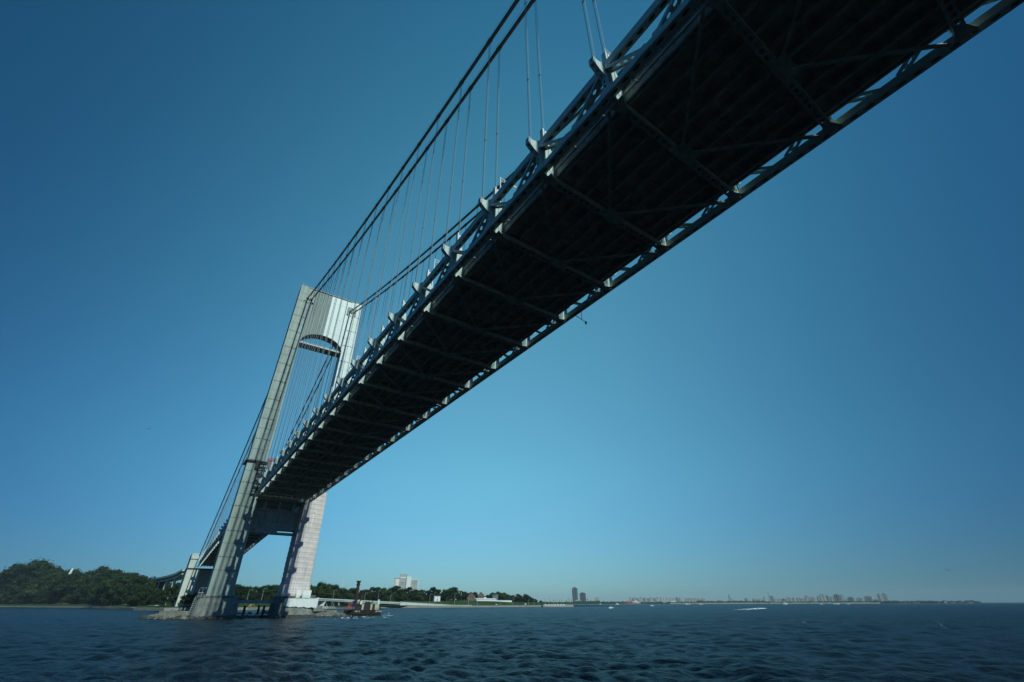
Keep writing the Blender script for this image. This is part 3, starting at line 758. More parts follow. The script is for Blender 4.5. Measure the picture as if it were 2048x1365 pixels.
treerow(SKM, 642, 922, 9, 108, .42, 'low in the thicket under the skyline trees behind the parkway', 'thicket trees behind the parkway', (1.0, 1.5))
x, y, z, dist = along(222, 12); plant(3, x, y, z, ztop(222, 1168, dist) - z, 'large dark spreading tree standing alone on the grass near the left seawall', 'single trees', 1.1)
x, y, z, dist = along(334, 12); plant(1, x, y, z, ztop(334, 1174, dist) - z, 'bushy mid green tree on the grass just left of the pale anchorage', 'single trees', 1.1)
x, y, z, dist = along(372, 6); plant(4, x, y, z, ztop(372, 1187, dist) - z, 'small pale leafy tree at the foot of the anchorage', 'single trees', 1.3)
x, y, z, dist = along(387, 6); plant(0, x, y, z, ztop(387, 1186, dist) - z, 'small dark bushy tree between the anchorage and the left pier', 'single trees', 1.3)
def lamp(u, vt, d, name='street_lamp', label='', arms=2, grp=None):
    x, y, z, dist = inland(u, d); h = max(3, ztop(u, vt, dist) - z)
    o = empty(name, (x, y, z)); tag(o, label, 'lamp post', grp)
    mb = MB(); mb.tube(((0,0,0),(0,0,h)), .28, 6, r1=.16); mb.build('pole', m_grey, o)
    mb = MB()
    for s in ((-1, 1) if arms == 2 else (1,)): mb.tube(((0,0,h-.1),(s*1.5,0,h+.6),(s*3,0,h+.7)), .14, 5); mb.box(*sorted((s*2.6, s*4)), -.3, .3, h+.55, h+.8)
    mb.build('arm', m_grey, o); return o
lamp(149, 1172, 45, label='grey two-armed lamp post on the grass in front of the wooded hill')
lamp(293, 1187, 30, label='thin pale lamp post left of the bushy tree near the anchorage', arms=1)
lamp(310, 1181, 30, label='taller leaning-looking pale lamp post close to the anchorage', arms=1)
lamp(521, 1178, 60, label='curved-arm lamp post seen between the tower piers', arms=1)
lamp(492, 1181, 60, label='dim lamp post left of the curved-arm one between the piers', arms=1)
# left shore details
x, y, z, dist = along(112, 140)
o = empty('monument', (x, y, z)); tag(o, 'tall white pointed monument poking out of the trees on the left', 'monument')
h1, h0 = ztop(114, 1136, dist), ztop(109, 1153, dist)
mb = MB(); mb.tube(((0,0,0),(0,0,h0-z),(0.8,0,h1-z-4),(1.2,0,h1-z)), 3.6, 10, r1=1.6); mb.build('shaft', m_white, o)
mb = MB(); mb.box(-4, 4, -4, 4, -.5, 1.5); mb.build('plinth', m_rwall, o)
x, y, z, dist = inland(152, 60)
mb = MB(); mb.box(-22, 22, -1, 1, -1, 3.6); mb.box(-22.4, 22.4, -1.3, 1.3, 3.6, 4.1)
for k in range(7): mb.box(-21.5 + 7*k, -20.7 + 7*k, -1.25, -1, -1, 3.6)
o = mb.build('retaining_wall', m_rwall); o.location = (x, y, z); o.rotation_euler = (0, 0, R(-55)); tag(o, 'weathered grey retaining wall set in the grass below the trees', 'wall')
x, y, z, dist = inland(80, 40)
mb = MB(); mb.hexa(((-3,-2,0),(3,-2,0),(3,2,0),(-3,2,0)), ((-2.2,-1.5,7),(2.6,-1.5,7.6),(2.6,1.5,7.6),(-2.2,1.5,7))); mb.box(-3.4, 3.4, -2.4, 2.4, -.5, .4)
o = mb.build('stone_marker', m_rwall); o.location = (x, y, z); tag(o, 'pale leaning stone block at the edge of the trees on the far left', 'stone')
for (ua, ub, d, lb) in ((98, 140, 34, 'pale footpath ramp crossing the grass below the retaining wall'), (240, 315, 26, 'thin pale path line across the grass left of the anchorage')):
    a = inland(ua, d); b = inland(ub, d); mb = MB(); A = Vector((a[0], a[1], a[2] + .25)); B = Vector((b[0], b[1], b[2] + .25))
    mb.beam(A, B, 4.5, .5); o = mb.build('footpath', m_rwall); tag(o, lb, 'path', kind='structure')
# ---- anchorage and approach viaduct
an = empty('anchorage', (0, 372, 0)); tag(an, 'massive pale concrete anchorage block at the far end of the side span', 'anchorage')
mb = MB()
for s in (-1, 1):
    mb.hexa([(s*24.6,0,-1),(s*11.5,0,-1),(s*11.5,70,-1),(s*24.6,70,-1)], [(s*24.6,0,41),(s*11.5,0,41),(s*11.5,70,41),(s*24.6,70,41)])
    mb.hexa([(s*24.5,.2,42.2),(s*17.3,.2,42.2),(s*17.3,60,42.2),(s*24.5,60,42.2)], [(s*24.5,.2,57.6),(s*17.3,.2,57.6),(s*17.3,52,57.6),(s*24.5,52,57.6)])
mb.build('side_block', m_anch, an)
mb = MB(); mb.box(-11.5, 11.5, 4, 66, -1, 41); mb.build('recessed_wall', m_anch2, an)
mb = MB(); mb.box(-25.3, 25.3, -.6, 68, 41, 42.2); mb.box(-24.8, -17, -.3, 20, 51.4, 51.8); mb.build('ledge', m_dark, an)
mb = MB(); mb.tube(((-18.5, 3, 57.6), (-18.5, 3, 62)), .12, 5); mb.tube(((-18.5, 3, 62), (-16.5, 3, 62.4)), .1, 5); mb.build('mast', m_grey, an)
VD = [(378, 1141, 432), (362, 1149, 470), (345, 1154, 520), (330, 1157, 590), (312, 1159, 700)]
vp = [at(u, v, Y) for u, v, Y in VD]
vi = empty('approach_viaduct', vp[0]); tag(vi, 'curved grey approach viaduct leading off behind the anchorage to the left', 'viaduct')
mb = MB(); o0 = vp[0]
for a, b in zip(vp[:-1], vp[1:]):
    mb.beam(a - o0, b - o0, 14, 2.4); mb.beam(a - o0 + Vector((0,0,-4.2)), b - o0 + Vector((0,0,-4.2)), 13, 1.6)
mb.build('girder', m_steel, vi)
for p in vp[1:4]:
    mb = MB()
    for dx in (-5, 5): mb.box(p.x - o0.x + dx - 1, p.x - o0.x + dx + 1, p.y - o0.y - 1, p.y - o0.y + 1, -p.z - (o0.z - p.z), p.z - o0.z - 5)
    mb.build('pier', m_rwall, vi)
for k in range(6):
    t = k / 5 * (len(vp) - 1.01); i = int(t); p = vp[i] + (vp[i+1] - vp[i]) * (t - i) - o0
    mb = MB(); mb.tube((p, p + Vector((0,0,9)), p + Vector((1.2,0,10.6)), p + Vector((3.4,0,10.4))), .16, 5); mb.build('lamp_post', m_grey, vi)
# ================================================================== RIGHT SHORE
# parkway on a girder bridge, then on a wedge-shaped retaining wall
us = list(range(600, 800, 22)) + [800]
def road_v(u): return 1196.2 + (u - 625) * (1205.0 - 1196.2) / (800 - 625)
pts = []
for u in us:
    x, y, z, dist = inland(u, 12); pts.append(Vector((x, y, ztop(u, road_v(u), dist))))
o0 = Vector((pts[0].x, pts[0].y, 0))
pb = empty('parkway_bridge', o0); tag(pb, 'pale concrete and steel girder bridge carrying the parkway along the shore right of the tower', 'bridge')
mb = MB(); mg = MB(); mr = MB()
for a, b in zip(pts[:-1], pts[1:]):
    A, B = a - o0, b - o0
    mb.beam(A + Vector((0,0,-.65)), B + Vector((0,0,-.65)), .5, 1.3); d = (B - A); d.z = 0; nn = Vector((-d.y, d.x, 0)).normalized()
    mg.beam(A + Vector((0,0,-2.2)) + nn * 1.2, B + Vector((0,0,-2.2)) + nn * 1.2, 1.6, 1.75)
    mg.beam(A + Vector((0,0,-1.6)) + nn * 7, B + Vector((0,0,-1.6)) + nn * 7, 10, .5)
    railrun(mr, [A, B], 1.3, .05, 2, 3.0)
mb.build('parapet', m_rwall, pb); mg.build('girder', m_steel, pb); mr.build('railing', m_dark, pb)
for u in (643, 668, 760):
    x, y, z, dist = inland(u, 16); zt = ztop(u, road_v(u), dist) - 3.1; mb = MB()
    if u == 643: mb.prism([(-3, 0, 1), (3, 0, 1), (6, 0, zt), (-6, 0, zt)], (0, 4, 0))
    else: mb.cyl((0, 0), .55, 1, zt, 8)
    p_ = mb.build('pier', m_rwall if u == 643 else m_grey, pb); p_.location = (x - o0.x, y - o0.y, 0)
mb = MB()
for ua, ub in zip(us[:-1], us[1:]):
    a = inland(ua, 27); b = inland(ub, 27); mb.beam(Vector((a[0], a[1], 4)) - o0, Vector((b[0], b[1], 4)) - o0, 1, 7)
mb.build('abutment_wall', m_seawall, pb)
us2 = [800.5, 820, 845, 870, 900, 920, 940, 960]
mb = MB(); mc = MB(); mr = MB()
P2 = []
for u in us2:
    x, y, z, dist = inland(u, 12); P2.append(Vector((x, y, max(3.0, ztop(u, 1204.8 + (u - 800) * (1213.2 - 1204.8) / 140, dist)))))
b0 = Vector((P2[0].x, P2[0].y, 0)); rw = empty('parkway_wall', b0); tag(rw, 'long pale concrete retaining wall tapering down to the seawall right of the parkway bridge', 'wall')
for a, b in zip(P2[:-1], P2[1:]):
    A, B = a - b0, b - b0; d = B - A; d.z = 0; nn = Vector((-d.y, d.x, 0)).normalized() * 14
    mb.hexa([Vector((A.x, A.y, 1.5)), Vector((B.x, B.y, 1.5)), Vector((B.x, B.y, 1.5)) + nn, Vector((A.x, A.y, 1.5)) + nn], [A, B, B + nn, A + nn])
    mc.beam(A + Vector((0,0,.25)), B + Vector((0,0,.25)), .7, .5); railrun(mr, [A + Vector((0,0,.5)), B + Vector((0,0,.5))], 1.1, .05, 2, 3.0)
mb.build('wall_face', m_rwall, rw); mc.build('coping', m_white, rw); mr.build('railing', m_dark, rw)
# parkway lane on the right, along the seawall
iA = min(range(len(SP)), key=lambda i: math.dist(SP[i], (430, 480))); iB = min(range(len(SP)), key=lambda i: math.dist(SP[i], (700, 508)))
o = ribbon(12, 24, 2.9, 3.45, 'parkway_road', m_asph, iA, iB); tag(o, 'grey parkway road running behind the seawall', 'road', kind='structure')
for u, vt, lb in ((867, 1186, 'tallest thin lamp post on the parkway, left of the white shed'), (755, 1182, 'thin pale lamp post above the girder bridge, behind the barge'), (728, 1187, 'faint lamp post just right of the barge spud poles'),
                  (664, 1181, 'faint lamp post on the parkway close to the right tower leg'), (780, 1190, 'short lamp post left of the pale hospital tower'), (859, 1189, 'lamp post left of the white shed on the bank'),
                  (909, 1188, 'lamp post on the parkway right of the white shed'), (937, 1197, 'lamp post below the left brick house'), (955, 1199, 'lamp post below the gap between the brick houses'),
                  (1001, 1200, 'left one of the close pair of lamp posts at the dark shrubs'), (1026, 1200, 'lamp post below the dark trees on the point'), (1057, 1201, 'lamp post left of the pale parked truck near the point'), (1068, 1202, 'rightmost lamp post before the sandy pier')):
    lamp(u, vt, 13, label=lb, arms=1, grp='lamp posts along the parkway')
def car(x, y, z, rz, mt, label, van=False, s=1.0):
    o = empty('parked_car' if not van else 'van', (x, y, z), rz); tag(o, label, 'van' if van else 'car', 'vehicles on the parkway'); o.scale = (s, s, s)
    mb = MB(); h = 1.9 if van else 1.0
    mb.prism([(-2.3,-.9,.35),(2.3,-.9,.35),(2.3,-.9,.85),(1.4,-.9,1.0),(1.0,-.9,h+.35 if van else 1.45),(-1.9 if van else -1.3,-.9,h+.4 if van else 1.5),(-2.2,-.9,1.0)], (0,1.8,0)); mb.build('body', mt, o)
    mb = MB(); mb.box(-1.0, .9, -.93, .93, 1.02, 1.38); mb.build('window', m_glass, o)
    for dx in (-1.4, 1.4):
        for dy in (-.8, .8): mb = MB(); mb.tube(((dx, dy-.12, .33), (dx, dy+.12, .33)), .33, 8); mb.build('wheel', m_dark, o)
def roadcar(u, d, mt, lb, van=False, rz=0, lift=0.):
    x, y, z, dist = inland(u, d); car(x, y, z + lift, rz, mt, lb, van)
def bridgecar(u, mt, lb, van):
    i = max(k for k in range(len(us)) if us[k] <= u); t = (u - us[i]) / (us[i+1] - us[i]); p = pts[i] + (pts[i+1] - pts[i]) * t; d = pts[i+1] - pts[i]; nn = Vector((-d.y, d.x, 0)).normalized()
    p = p + nn * 5; car(p.x, p.y, p.z - 1.3, math.atan2(d.y, d.x), mt, lb, van)
bridgecar(722, m_white, 'white van crossing the parkway girder bridge above the barge', True)
bridgecar(744, m_white, 'small white car on the girder bridge right of the white van', False)
roadcar(512, 55, m_white, 'white van on the road between the tower piers', True, .6, 3.0)
roadcar(884, 26, m_grey, 'grey car on the bank road below the hospital trees', False, .1, .5)
roadcar(1051, 20, m_white, 'pale truck parked near the point before the sandy pier', True, .1)
roadcar(993, 20, m_white, 'white car on the shore road below the dark shrubs', False, .1)
x, y, z, dist = inland(501, 8); o = empty('excavator', (x, y, 2.7)); tag(o, 'small orange digger on the path between the tower piers', 'digger')
mb = MB(); mb.box(-1.6, 1.6, -1.2, 1.2, .8, 2.2); mb.box(-.4, 1.4, -.9, .9, 2.2, 3.4); mb.build('body', m_orange, o)
mb = MB(); mb.box(-1.9, 1.9, -1.4, -.8, 0, .8); mb.box(-1.9, 1.9, .8, 1.4, 0, .8); mb.build('track', m_dark, o)
mb = MB(); mb.beam((1.4, 0, 2), (3.6, 0, 3.6), .3, .4); mb.beam((3.6, 0, 3.6), (5.0, 0, 1.0), .25, .3); mb.box(4.6, 5.5, -.5, .5, .5, 1.1); mb.build('boom', m_orange, o)
# hospital behind the trees
DH = 1050
def blk(mbx, u0, u1, v0, v1, dy0, dy1, base=None):
    a = atd(u0, v1, DH); b = atd(u1, v1, DH); zt = ztop((u0+u1)/2, v0, DH); zb = ztop((u0+u1)/2, v1, DH) if base is None else base
    return a, b, zb, zt
ca = atd(786, 1180, DH); cb = atd(835, 1180, DH); ho = empty('hospital', (ca.x, ca.y, 0), math.atan2(cb.y - ca.y, cb.x - ca.x)); tag(ho, 'tall pale slab hospital with dark window bands rising behind the parkway trees', 'hospital')
LW = (Vector((cb.x, cb.y)) - Vector((ca.x, ca.y))).length; px = LW / 49.0
zt = lambda v: ztop(810, v, DH)
z0 = 2.0
def hb(name, u0, u1, v0, y0, y1, mt, zb=None):
    mb = MB(); mb.box((u0-786)*px, (u1-786)*px, y0, y1, z0 if zb is None else zb, zt(v0)); return mb.build(name, mt, ho)
m_hosp = mat('pale_hospital_panel', (.80, .80, .76), .8, .06, .1)
wl = hb('left_wing', 786, 811, 1155.3, 0, 18, m_hosp); hb('service_shaft', 811.2, 820, 1153.3, -2, 16, m_white); wr_ = hb('right_wing', 820.2, 835, 1158.5, 1, 18, m_hosp)
hb('penthouse', 796, 812.5, 1148.5, 4, 14, m_grey, zt(1155.2)); 
for par, u0, u1, vt, nn, y in ((wl, 796.5, 810.8, 1157.5, 11, -.12), (wr_, 820.6, 834, 1160, 10, .88)):
    for k in range(nn):
        mb = MB(); za = zt(vt + 2.35*k + 1.1); zb = zt(vt + 2.35*k); mb.box((u0-786)*px, (u1-786)*px, y, y + .1, za, zb); mb.build('window_band', m_glass, par)
mb = MB(); mb.box((786.3-786)*px, (799-786)*px, -.25, -.05, zt(1158), zt(1155.6)); mb.box(.4, 2, -.12, -.02, 2, zt(1158)); mb.build('sign_band', m_grey, wl)
mb = MB()
for k in range(9): mb.box((789.2-786)*px, (790.2-786)*px, -.1, -.02, zt(1161.2 + 2.3*k), zt(1160.2 + 2.3*k))
mb.build('window', m_glass, wl)
# antenna behind the trees
p = atd(681, 1195, 1200); o = empty('radio_mast', (p.x, p.y, 0)); tag(o, 'thin white radio mast standing above the trees right of the tower', 'mast')
mb = MB(); zt2 = ztop(684, 1152, 1200); mb.tube(((0,0,0),(0,0,zt2*.6),(0,0,zt2)), .9, 5, r1=.35); mb.build('pole', m_white, o)
# brick houses and shed on the bank
def gable_house(u0, u1, vt, vb, d, label, mt=m_brick, front=True):
    x, y, z, dist = inland((u0+u1)/2, d); a = atd(u0, 1200, dist); b = atd(u1, 1200, dist); w = math.hypot(b.x-a.x, b.y-a.y); zt_ = ztop((u0+u1)/2, vt, dist); zb = ztop((u0+u1)/2, vb, dist)
    zb = min(zb, zt_ - 4); o = empty('brick_house', (a.x, a.y, 0), math.atan2(b.y-a.y, b.x-a.x)); tag(o, label, 'house')
    e = zb + (zt_ - zb) * .3
    mb = MB(); mb.prism([(0,0,1),(w,0,1),(w,0,e),(w/2,0,zt_),(0,0,e)], (0,w*1.2,0)); wl_ = mb.build('wall', mt, o)
    mb = MB()
    for s in (0, 1):
        xa = -.6 if s == 0 else w + .6
        mb.prism([(xa,-.5,e-.5),(w/2,-.5,zt_+.15),(w/2,-.5,zt_+.75),(xa,-.5,e+.1)], (0,w*1.2+1,0))
    mb.build('roof', m_slate, o)
    for k in (.3, .6): mb = MB(); mb.box(w*k, w*k + w*.12, -.08, .02, e - 1.5, e + .6); mb.build('window', m_glass, o)
    return o, w
gable_house(935, 951, 1185.5, 1197, 95, 'left brick gabled house on the grassy bank behind the parkway')
o, w = gable_house(955, 968, 1184.5, 1196, 100, 'right brick gabled house with a pale side wall on the grassy bank')
mb = MB(); mb.box(w + .1, w + 5, 0, 8, 1, ztop(960, 1187.5, 640)); mb.build('side_wall', m_white, o)
x, y, z, dist = inland(990, 100); a = atd(985, 1200, dist); b = atd(996, 1200, dist); o = empty('blue_house', (a.x, a.y, 0), math.atan2(b.y-a.y, b.x-a.x)); tag(o, 'dark blue-grey house half hidden beside the big trees on the bank', 'house')
w = math.hypot(b.x-a.x, b.y-a.y); zt_ = ztop(990, 1187, dist); mb = MB(); mb.box(0, w, 0, w, 1, zt_ - 2.4); mb.build('wall', mat('slate_blue_siding', (.16, .20, .23), .8, .15, .5), o)
mb = MB(); mb.prism([(-.5, -.5, zt_-2.4), (w+.5, -.5, zt_-2.4), (w/2, -.5, zt_+.6)], (0, w+1, 0)); mb.build('roof', m_slate, o)
mb = MB(); mb.box(w*.2, w*.45, -.1, 0, zt_-5, zt_-3.2); mb.build('window', m_glass, o)
a = inland(953, 86); b = inland(993, 86); o = empty('white_shed', (a[0], a[1], 0), math.atan2(b[1]-a[1], b[0]-a[0])); tag(o, 'long low white roofed shed in front of the brick houses', 'shed'); w = math.dist(a[:2], b[:2])
zb_ = ztop(970, 1199.2, a[3]); mb = MB(); mb.box(0, w, 0, 10, 1, zb_ ); mb.build('wall', m_white, o); mb = MB(); mb.prism([(-.5,-.8,zb_),(-.5,5,zb_+1.8),(-.5,10.8,zb_)], (w+1,0,0)); mb.build('roof', m_white, o)
mb = MB(); mb.box(w+1.5, w*1.85, 2, 8, 1, zb_ - 1.6); mb.build('annex', m_white, o)
x, y, z, dist = inland(874, 60); o = empty('white_cabin', (x, y, z - .3)); tag(o, 'small white two-bay cabin on the bank below the trees', 'cabin')
zz = ztop(874, 1192.5, dist) - z; mb = MB(); mb.box(-6, -.6, 0, 5, 0, zz); mb.box(.8, 6, 0, 5, 0, zz); mb.box(-6, 6, .5, 5, zz*.5, zz - .3); mb.build('wall', m_white, o)
mb = MB(); mb.box(-6.4, 6.4, -.4, 5.4, zz, zz + .4); mb.build('roof', m_grey, o)
for u, mt, lb in ((903, m_orange, 'orange play frame on the grass left of the brick houses'), (911, m_cream, 'yellow play frame on the grass left of the brick houses')):
    x, y, z, dist = inland(u, 70); o = empty('play_frame', (x, y, z)); tag(o, lb, 'play frame'); o.scale = (.55, .55, .55); mb = MB()
    for dx in (-2, 2): mb.beam((dx, -1, 0), (dx, 0, 4.5), .3, .3); mb.beam((dx, 1, 0), (dx, 0, 4.5), .3, .3)
    mb.beam((-2, 0, 4.5), (2, 0, 4.5), .4, .4); mb.build('frame', mt, o); mb = MB(); mb.box(-1.6, 1.6, -.8, .8, 2.0, 3.8); mb.build('panel', mt, o)
# sandy pier at the point
a = atd(1086, 1213, 985); b = atd(1147, 1213, 1000); o = empty('sandy_pier', (a.x, a.y, 0), math.atan2(b.y-a.y, b.x-a.x)); w = math.hypot(b.x-a.x, b.y-a.y); tag(o, 'low tan stone pier with a white rail jutting out from the right shore', 'pier')
mb = MB(); mb.box(0, w, 0, 16, -2, 2.6); mb.build('deck', m_beach, o)
mb = MB(); railrun(mb, [(1, .4, 2.6), (w - 1, .4, 2.6)], 1.4, .07, 2, 4); mb.build('railing', m_white, o)
mb = MB()
for k in range(7): mb.box(w*(.08+.1*k), w*(.08+.1*k)+3.5, 5, 7, 2.6, 4.2)
mb.build('parked_row', m_white, o)
for k in range(5): mb = MB(); xx = w*(.1 + .14*k); mb.tube(((xx, 8, 2.6), (xx, 8, 15)), .35, 5, r1=.2); mb.box(xx - 1.2, xx + 1.2, 7.8, 8.2, 14.8, 15.3); mb.build('lamp_post', m_grey, o)
# ================================================================== TOWER ISLAND
mb = MB(); rr = random.Random(5)
def isl(t):                                    # outline of the rock apron
    c, s2 = math.cos(t), math.sin(t); return 47 * math.copysign(abs(c) ** .8, c), 9 + 29 * math.copysign(abs(s2) ** .6, s2)
for k in range(900):
    t = rr.random() * 6.283; q = .80 + .24 * rr.random(); x, y = isl(t); x, y = x*q + (1 if x > 0 else 0)*3, 9 + (y - 9)*q
    front = y < 0 and abs(x) < 31; hz = max(-.6, (1.0 if front else 1.9) * (1.08 - q) / .28 - (.75 if front else .4))
    mb.ico((x, y, hz + rr.uniform(-.3, .3)), rr.uniform(.7, 1.9), rr.uniform(.8, 1.4), rr.uniform(.8, 1.4), rr.uniform(.55, .9), k, .35, 1 if hz < .1 or front else 0)
o = mb.build('riprap', [m_rock, m_wetrock]); tag(o, 'ring of tumbled boulders around the foot of the tower piers', 'rocks', kind='stuff')
mb = MB(); n = 40; P = [isl(2*math.pi*k/n) for k in range(n)]; mb.prism([(x*.86 + 1.5, 9 + (y-9)*.84, -1.0) for x, y in P], (0, 0, 2.2)); o = mb.build('rock_base', m_wetrock); tag(o, 'dark wet rock shelf under the tower piers', 'rock shelf', kind='structure')
mb = MB(); mb.box(-42, -29, 6, 26, -.5, 2.6); mb.box(-42, -29, 5.9, 6.1, 2.6, 3.2); o = mb.build('landing_slab', m_conc); tag(o, 'flat concrete landing slab on the rocks left of the left pier', 'landing slab')
mb = MB(); mb.box(31, 45, -2, 14, -.5, 3.0); 
for k in range(4): mb.box(31 + 2*k, 33 + 2*k, -3.2, -2.02, 2.6, 6.5 - 1.2*k)
o = mb.build('landing_stage', m_conc); tag(o, 'stepped concrete landing on the rocks right of the right pier', 'landing stage')
fp = []
for k, (x, y) in enumerate(((-6.5, -17), (2.5, -17.5), (-7.5, 20), (6, 21))):
    mb = MB(); mb.cyl((0, 0), .7, -3, 5.2, 9, r1=.6); mb.cyl((0, 0), .8, 5.2, 5.5, 9); mb.box(-.8, .8, -.15, .15, 3.2, 3.6); o = mb.build('mooring_post', m_dark); o.location = (x, y, 0)
    tag(o, ('left dark mooring post standing in the gap between the piers', 'right dark mooring post standing in the gap between the piers', 'far left mooring post behind the pier gap', 'far right mooring post behind the pier gap')[k], 'post', 'mooring posts between the piers')
# netting round the right leg
def leg_shell(z0, z1, off, nz, seed):
    mb = MB(); rn = random.Random(seed); ns = 64; prev = None
    fold = [(rn.uniform(2, 9), rn.random()*6.28, rn.uniform(.06, .2)) for _ in range(7)]
    rows = []
    for j in range(nz + 1):
        z = z0 + (z1 - z0) * j / nz; i_, o_ = legx(z, 1); xa, xb = i_ - off, o_ + off + .7; ya, yb = YF - .9*(213-z)/213 - off, YBK + off
        per = []; W_, D_ = xb - xa, yb - ya; tot = 2*(W_ + D_)
        for k in range(ns):
            t = k / ns * tot
            if t < W_: p = (xa + t, ya, 0, -1)
            elif t < W_ + D_: p = (xb, ya + t - W_, 1, 0)
            elif t < 2*W_ + D_: p = (xb - (t - W_ - D_), yb, 0, 1)
            else: p = (xa, yb - (t - 2*W_ - D_), -1, 0)
            a = sum(am * math.sin(fr * t / 3 + ph + .03 * z * (q - 3)) for q, (fr, ph, am) in enumerate(fold))
            a += .12 * math.sin(z * 2.3 + t * .2) + (1.0 * max(0, 1 - (z - z0) / 7) if z < z0 + 7 else 0)
            per.append((p[0] + p[2]*a, p[1] + p[3]*a, z))
        rows.append(per)
    vs = [p for r in rows for p in r]; fs = [(j*ns + k, j*ns + (k+1) % ns, (j+1)*ns + (k+1) % ns, (j+1)*ns + k) for j in range(nz) for k in range(ns)]
    return mb.add(vs, fs)
o = leg_shell(10.2, 67, .55, 70, 4).build('debris_netting', m_netting, smooth=True); tag(o, 'pale pinkish debris netting wrapped around the lower right tower leg', 'netting')
mb = MB(); n = 26; top = []; 
for k in range(n + 1):
    x = 12.6 + 17.2 * k / n; sag = .35 * math.sin(k * .9) + .25 * math.sin(k * 2.1); top.append((x, -13.55 + .2*math.sin(k*1.7), 8.9 + .05*math.sin(k), 5.2 + sag * .5 - .03*k))
for a, b in zip(top[:-1], top[1:]): mb.hexa([(a[0],a[1],a[3]),(b[0],b[1],b[3]),(b[0],b[1]+.12,b[3]),(a[0],a[1]+.12,a[3])], [(a[0],a[1],a[2]),(b[0],b[1],b[2]),(b[0],b[1]+.12,b[2]),(a[0],a[1]+.12,a[2])])
mb.hexa([(29.8,-13.6,5.0),(30.3,-13.2,4.4),(30.3,-4,5.2),(29.8,-4,5.2)], [(29.8,-13.6,8.9),(30.3,-13.4,9.6),(30.3,-4,9),(29.8,-4,9)])
o = mb.build('white_tarpaulin', m_tarp); tag(o, 'bright white tarpaulin hung along the top edge of the right pier', 'tarpaulin')
for x0, x1, lb in ((18.6, 20.8, 'small white sheet standing at the foot of the wrapped right leg'), (22.0, 26.4, 'larger white sheet standing at the foot of the wrapped right leg')):
    mb = MB(); mb.prism([(x0, -9.6, 9.3), (x1, -9.6, 9.3), (x1 + .2, -9.3, 13.0), (x0 + .2, -9.3, 12.8)], (0, .12, 0)); mb.box(x0, x0 + .15, -9.45, -9.2, 9.2, 13); mb.box(x1 - .1, x1 + .05, -9.45, -9.2, 9.2, 13)
    o = mb.build('white_sheet', m_tarp); tag(o, lb, 'sheet', 'white sheets on the right pier')
# scaffold and red mast at deck level on the left leg
sc = empty('scaffold', (-15.2, -7.6, 62)); tag(sc, 'cluttered dark scaffold fixed to the inner edge of the left tower leg above the deck', 'scaffold')
mb = MB(); ml = MB(); rn = random.Random(9)
for x in (-2.4, 0, 2.0):
    for y in (-.9, .6): mb.beam((x, y, 0), (x, y, 18), .14, .14)
for z in range(1, 19, 2):
    for y in (-.9, .6): mb.beam((-2.9, y, z), (2.6, y, z), .12, .12)
    mb.beam((-2.4, -.9, z), (2.0, -.9, z + 2) if z % 4 == 1 else (2.0, -.9, z - 1.6), .1, .1)
mb.build('frame', m_dark, sc)
for z in range(1, 18, 4): ml.box(-2.8, 2.5, -.8, .5, z + .07, z + .2); ml.box(rn.uniform(-2, 0), rn.uniform(.4, 2.2), -.95, -.9, z + .2, z + 1.6)
ml.build('platform', m_rust, sc)
p0 = at(535, 943, -12); p1 = at(541.5, 917, -12)
rm = empty('mast_crane', (p0.x, p0.y, zdeck(-12) + 6.9)); tag(rm, 'faded red lattice mast standing on the deck beside the left tower leg', 'crane')
H = p1.z - (zdeck(-12) + 6.9); mb = MB()
for x in (-.8, .8):
    for y in (-.8, .8): mb.beam((x, y, 0), (x, y, H), .28, .28)
k = 0.
while k < H - 1.6:
    for y in (-.8, .8): mb.beam((-.8, y, k), (.8, y, k + 1.6), .16, .16); mb.beam((.8, y, k), (-.8, y, k + 1.6), .16, .16)
    for x in (-.8, .8): mb.beam((x, -.8, k), (x, .8, k + 1.6), .16, .16)
    k += 1.6
mb.build('lattice', m_redmast, rm); mb = MB(); mb.box(-1.2, 1.2, -1.2, 1.2, H - 1.6, H - .2); mb.beam((.8, 0, H * .72), (4.4, -.5, H * .66), .5, .5); mb.build('head', m_redmast, rm)
# barge
DB = 12.0
bl, br = at(686, 1231, DB), at(760.5, 1231, DB - 9); rz = math.atan2(br.y - bl.y, br.x - bl.x); LB = math.hypot(br.x - bl.x, br.y - bl.y)
bg = empty('work_barge', (bl.x, bl.y, 0), rz); tag(bg, 'black rusty work barge with two tall spud poles moored right of the tower', 'barge')
fb = 3.0
mb = MB(); mb.prism([(0,0,-1),(LB-1.6,0,-1),(LB,0,.8),(LB,0,fb),(0,0,fb-.2)], (0,10,0)); hl = mb.build('hull', m_hull, bg)
mb = MB()
for k in range(9): mb.box(1.4 + k*LB/9.3, 1.6 + k*LB/9.3, -.12, .0, .2, fb - .1)
mb.box(0, LB, -.15, -.02, fb - .35, fb - .05); mb.tube(((0.5,-.2,.9),(LB-.8,-.2,.9)), .14, 6); mb.build('rub_rail', m_rust, hl)
def seg(mbx, ch, x, z, h, y):                  # blocky letters for the faded hull numbers
    S = {'0': 'abcdef', '1': 'bc', '2': 'abged', '4': 'fgbc', '8': 'abcdefg', 'E': 'afged', '-': 'g', 'H': 'fegbc'}[ch]; w = h * .55; t = h * .17
    B = dict(a=(0,w,h-t,h), g=(0,w,h/2-t/2,h/2+t/2), d=(0,w,0,t), f=(0,t,h/2,h), e=(0,t,0,h/2), b=(w-t,w,h/2,h), c=(w-t,w,0,h/2))
    for q in S: a0, a1, c0, c1 = B[q]; mbx.box(x + a0, x + a1, y - .03, y, z + c0, z + c1)
mb = MB()
for k, ch in enumerate('E4H-8'): seg(mb, ch, LB*.30 + k*.62, fb - 1.2, .8, -.005)
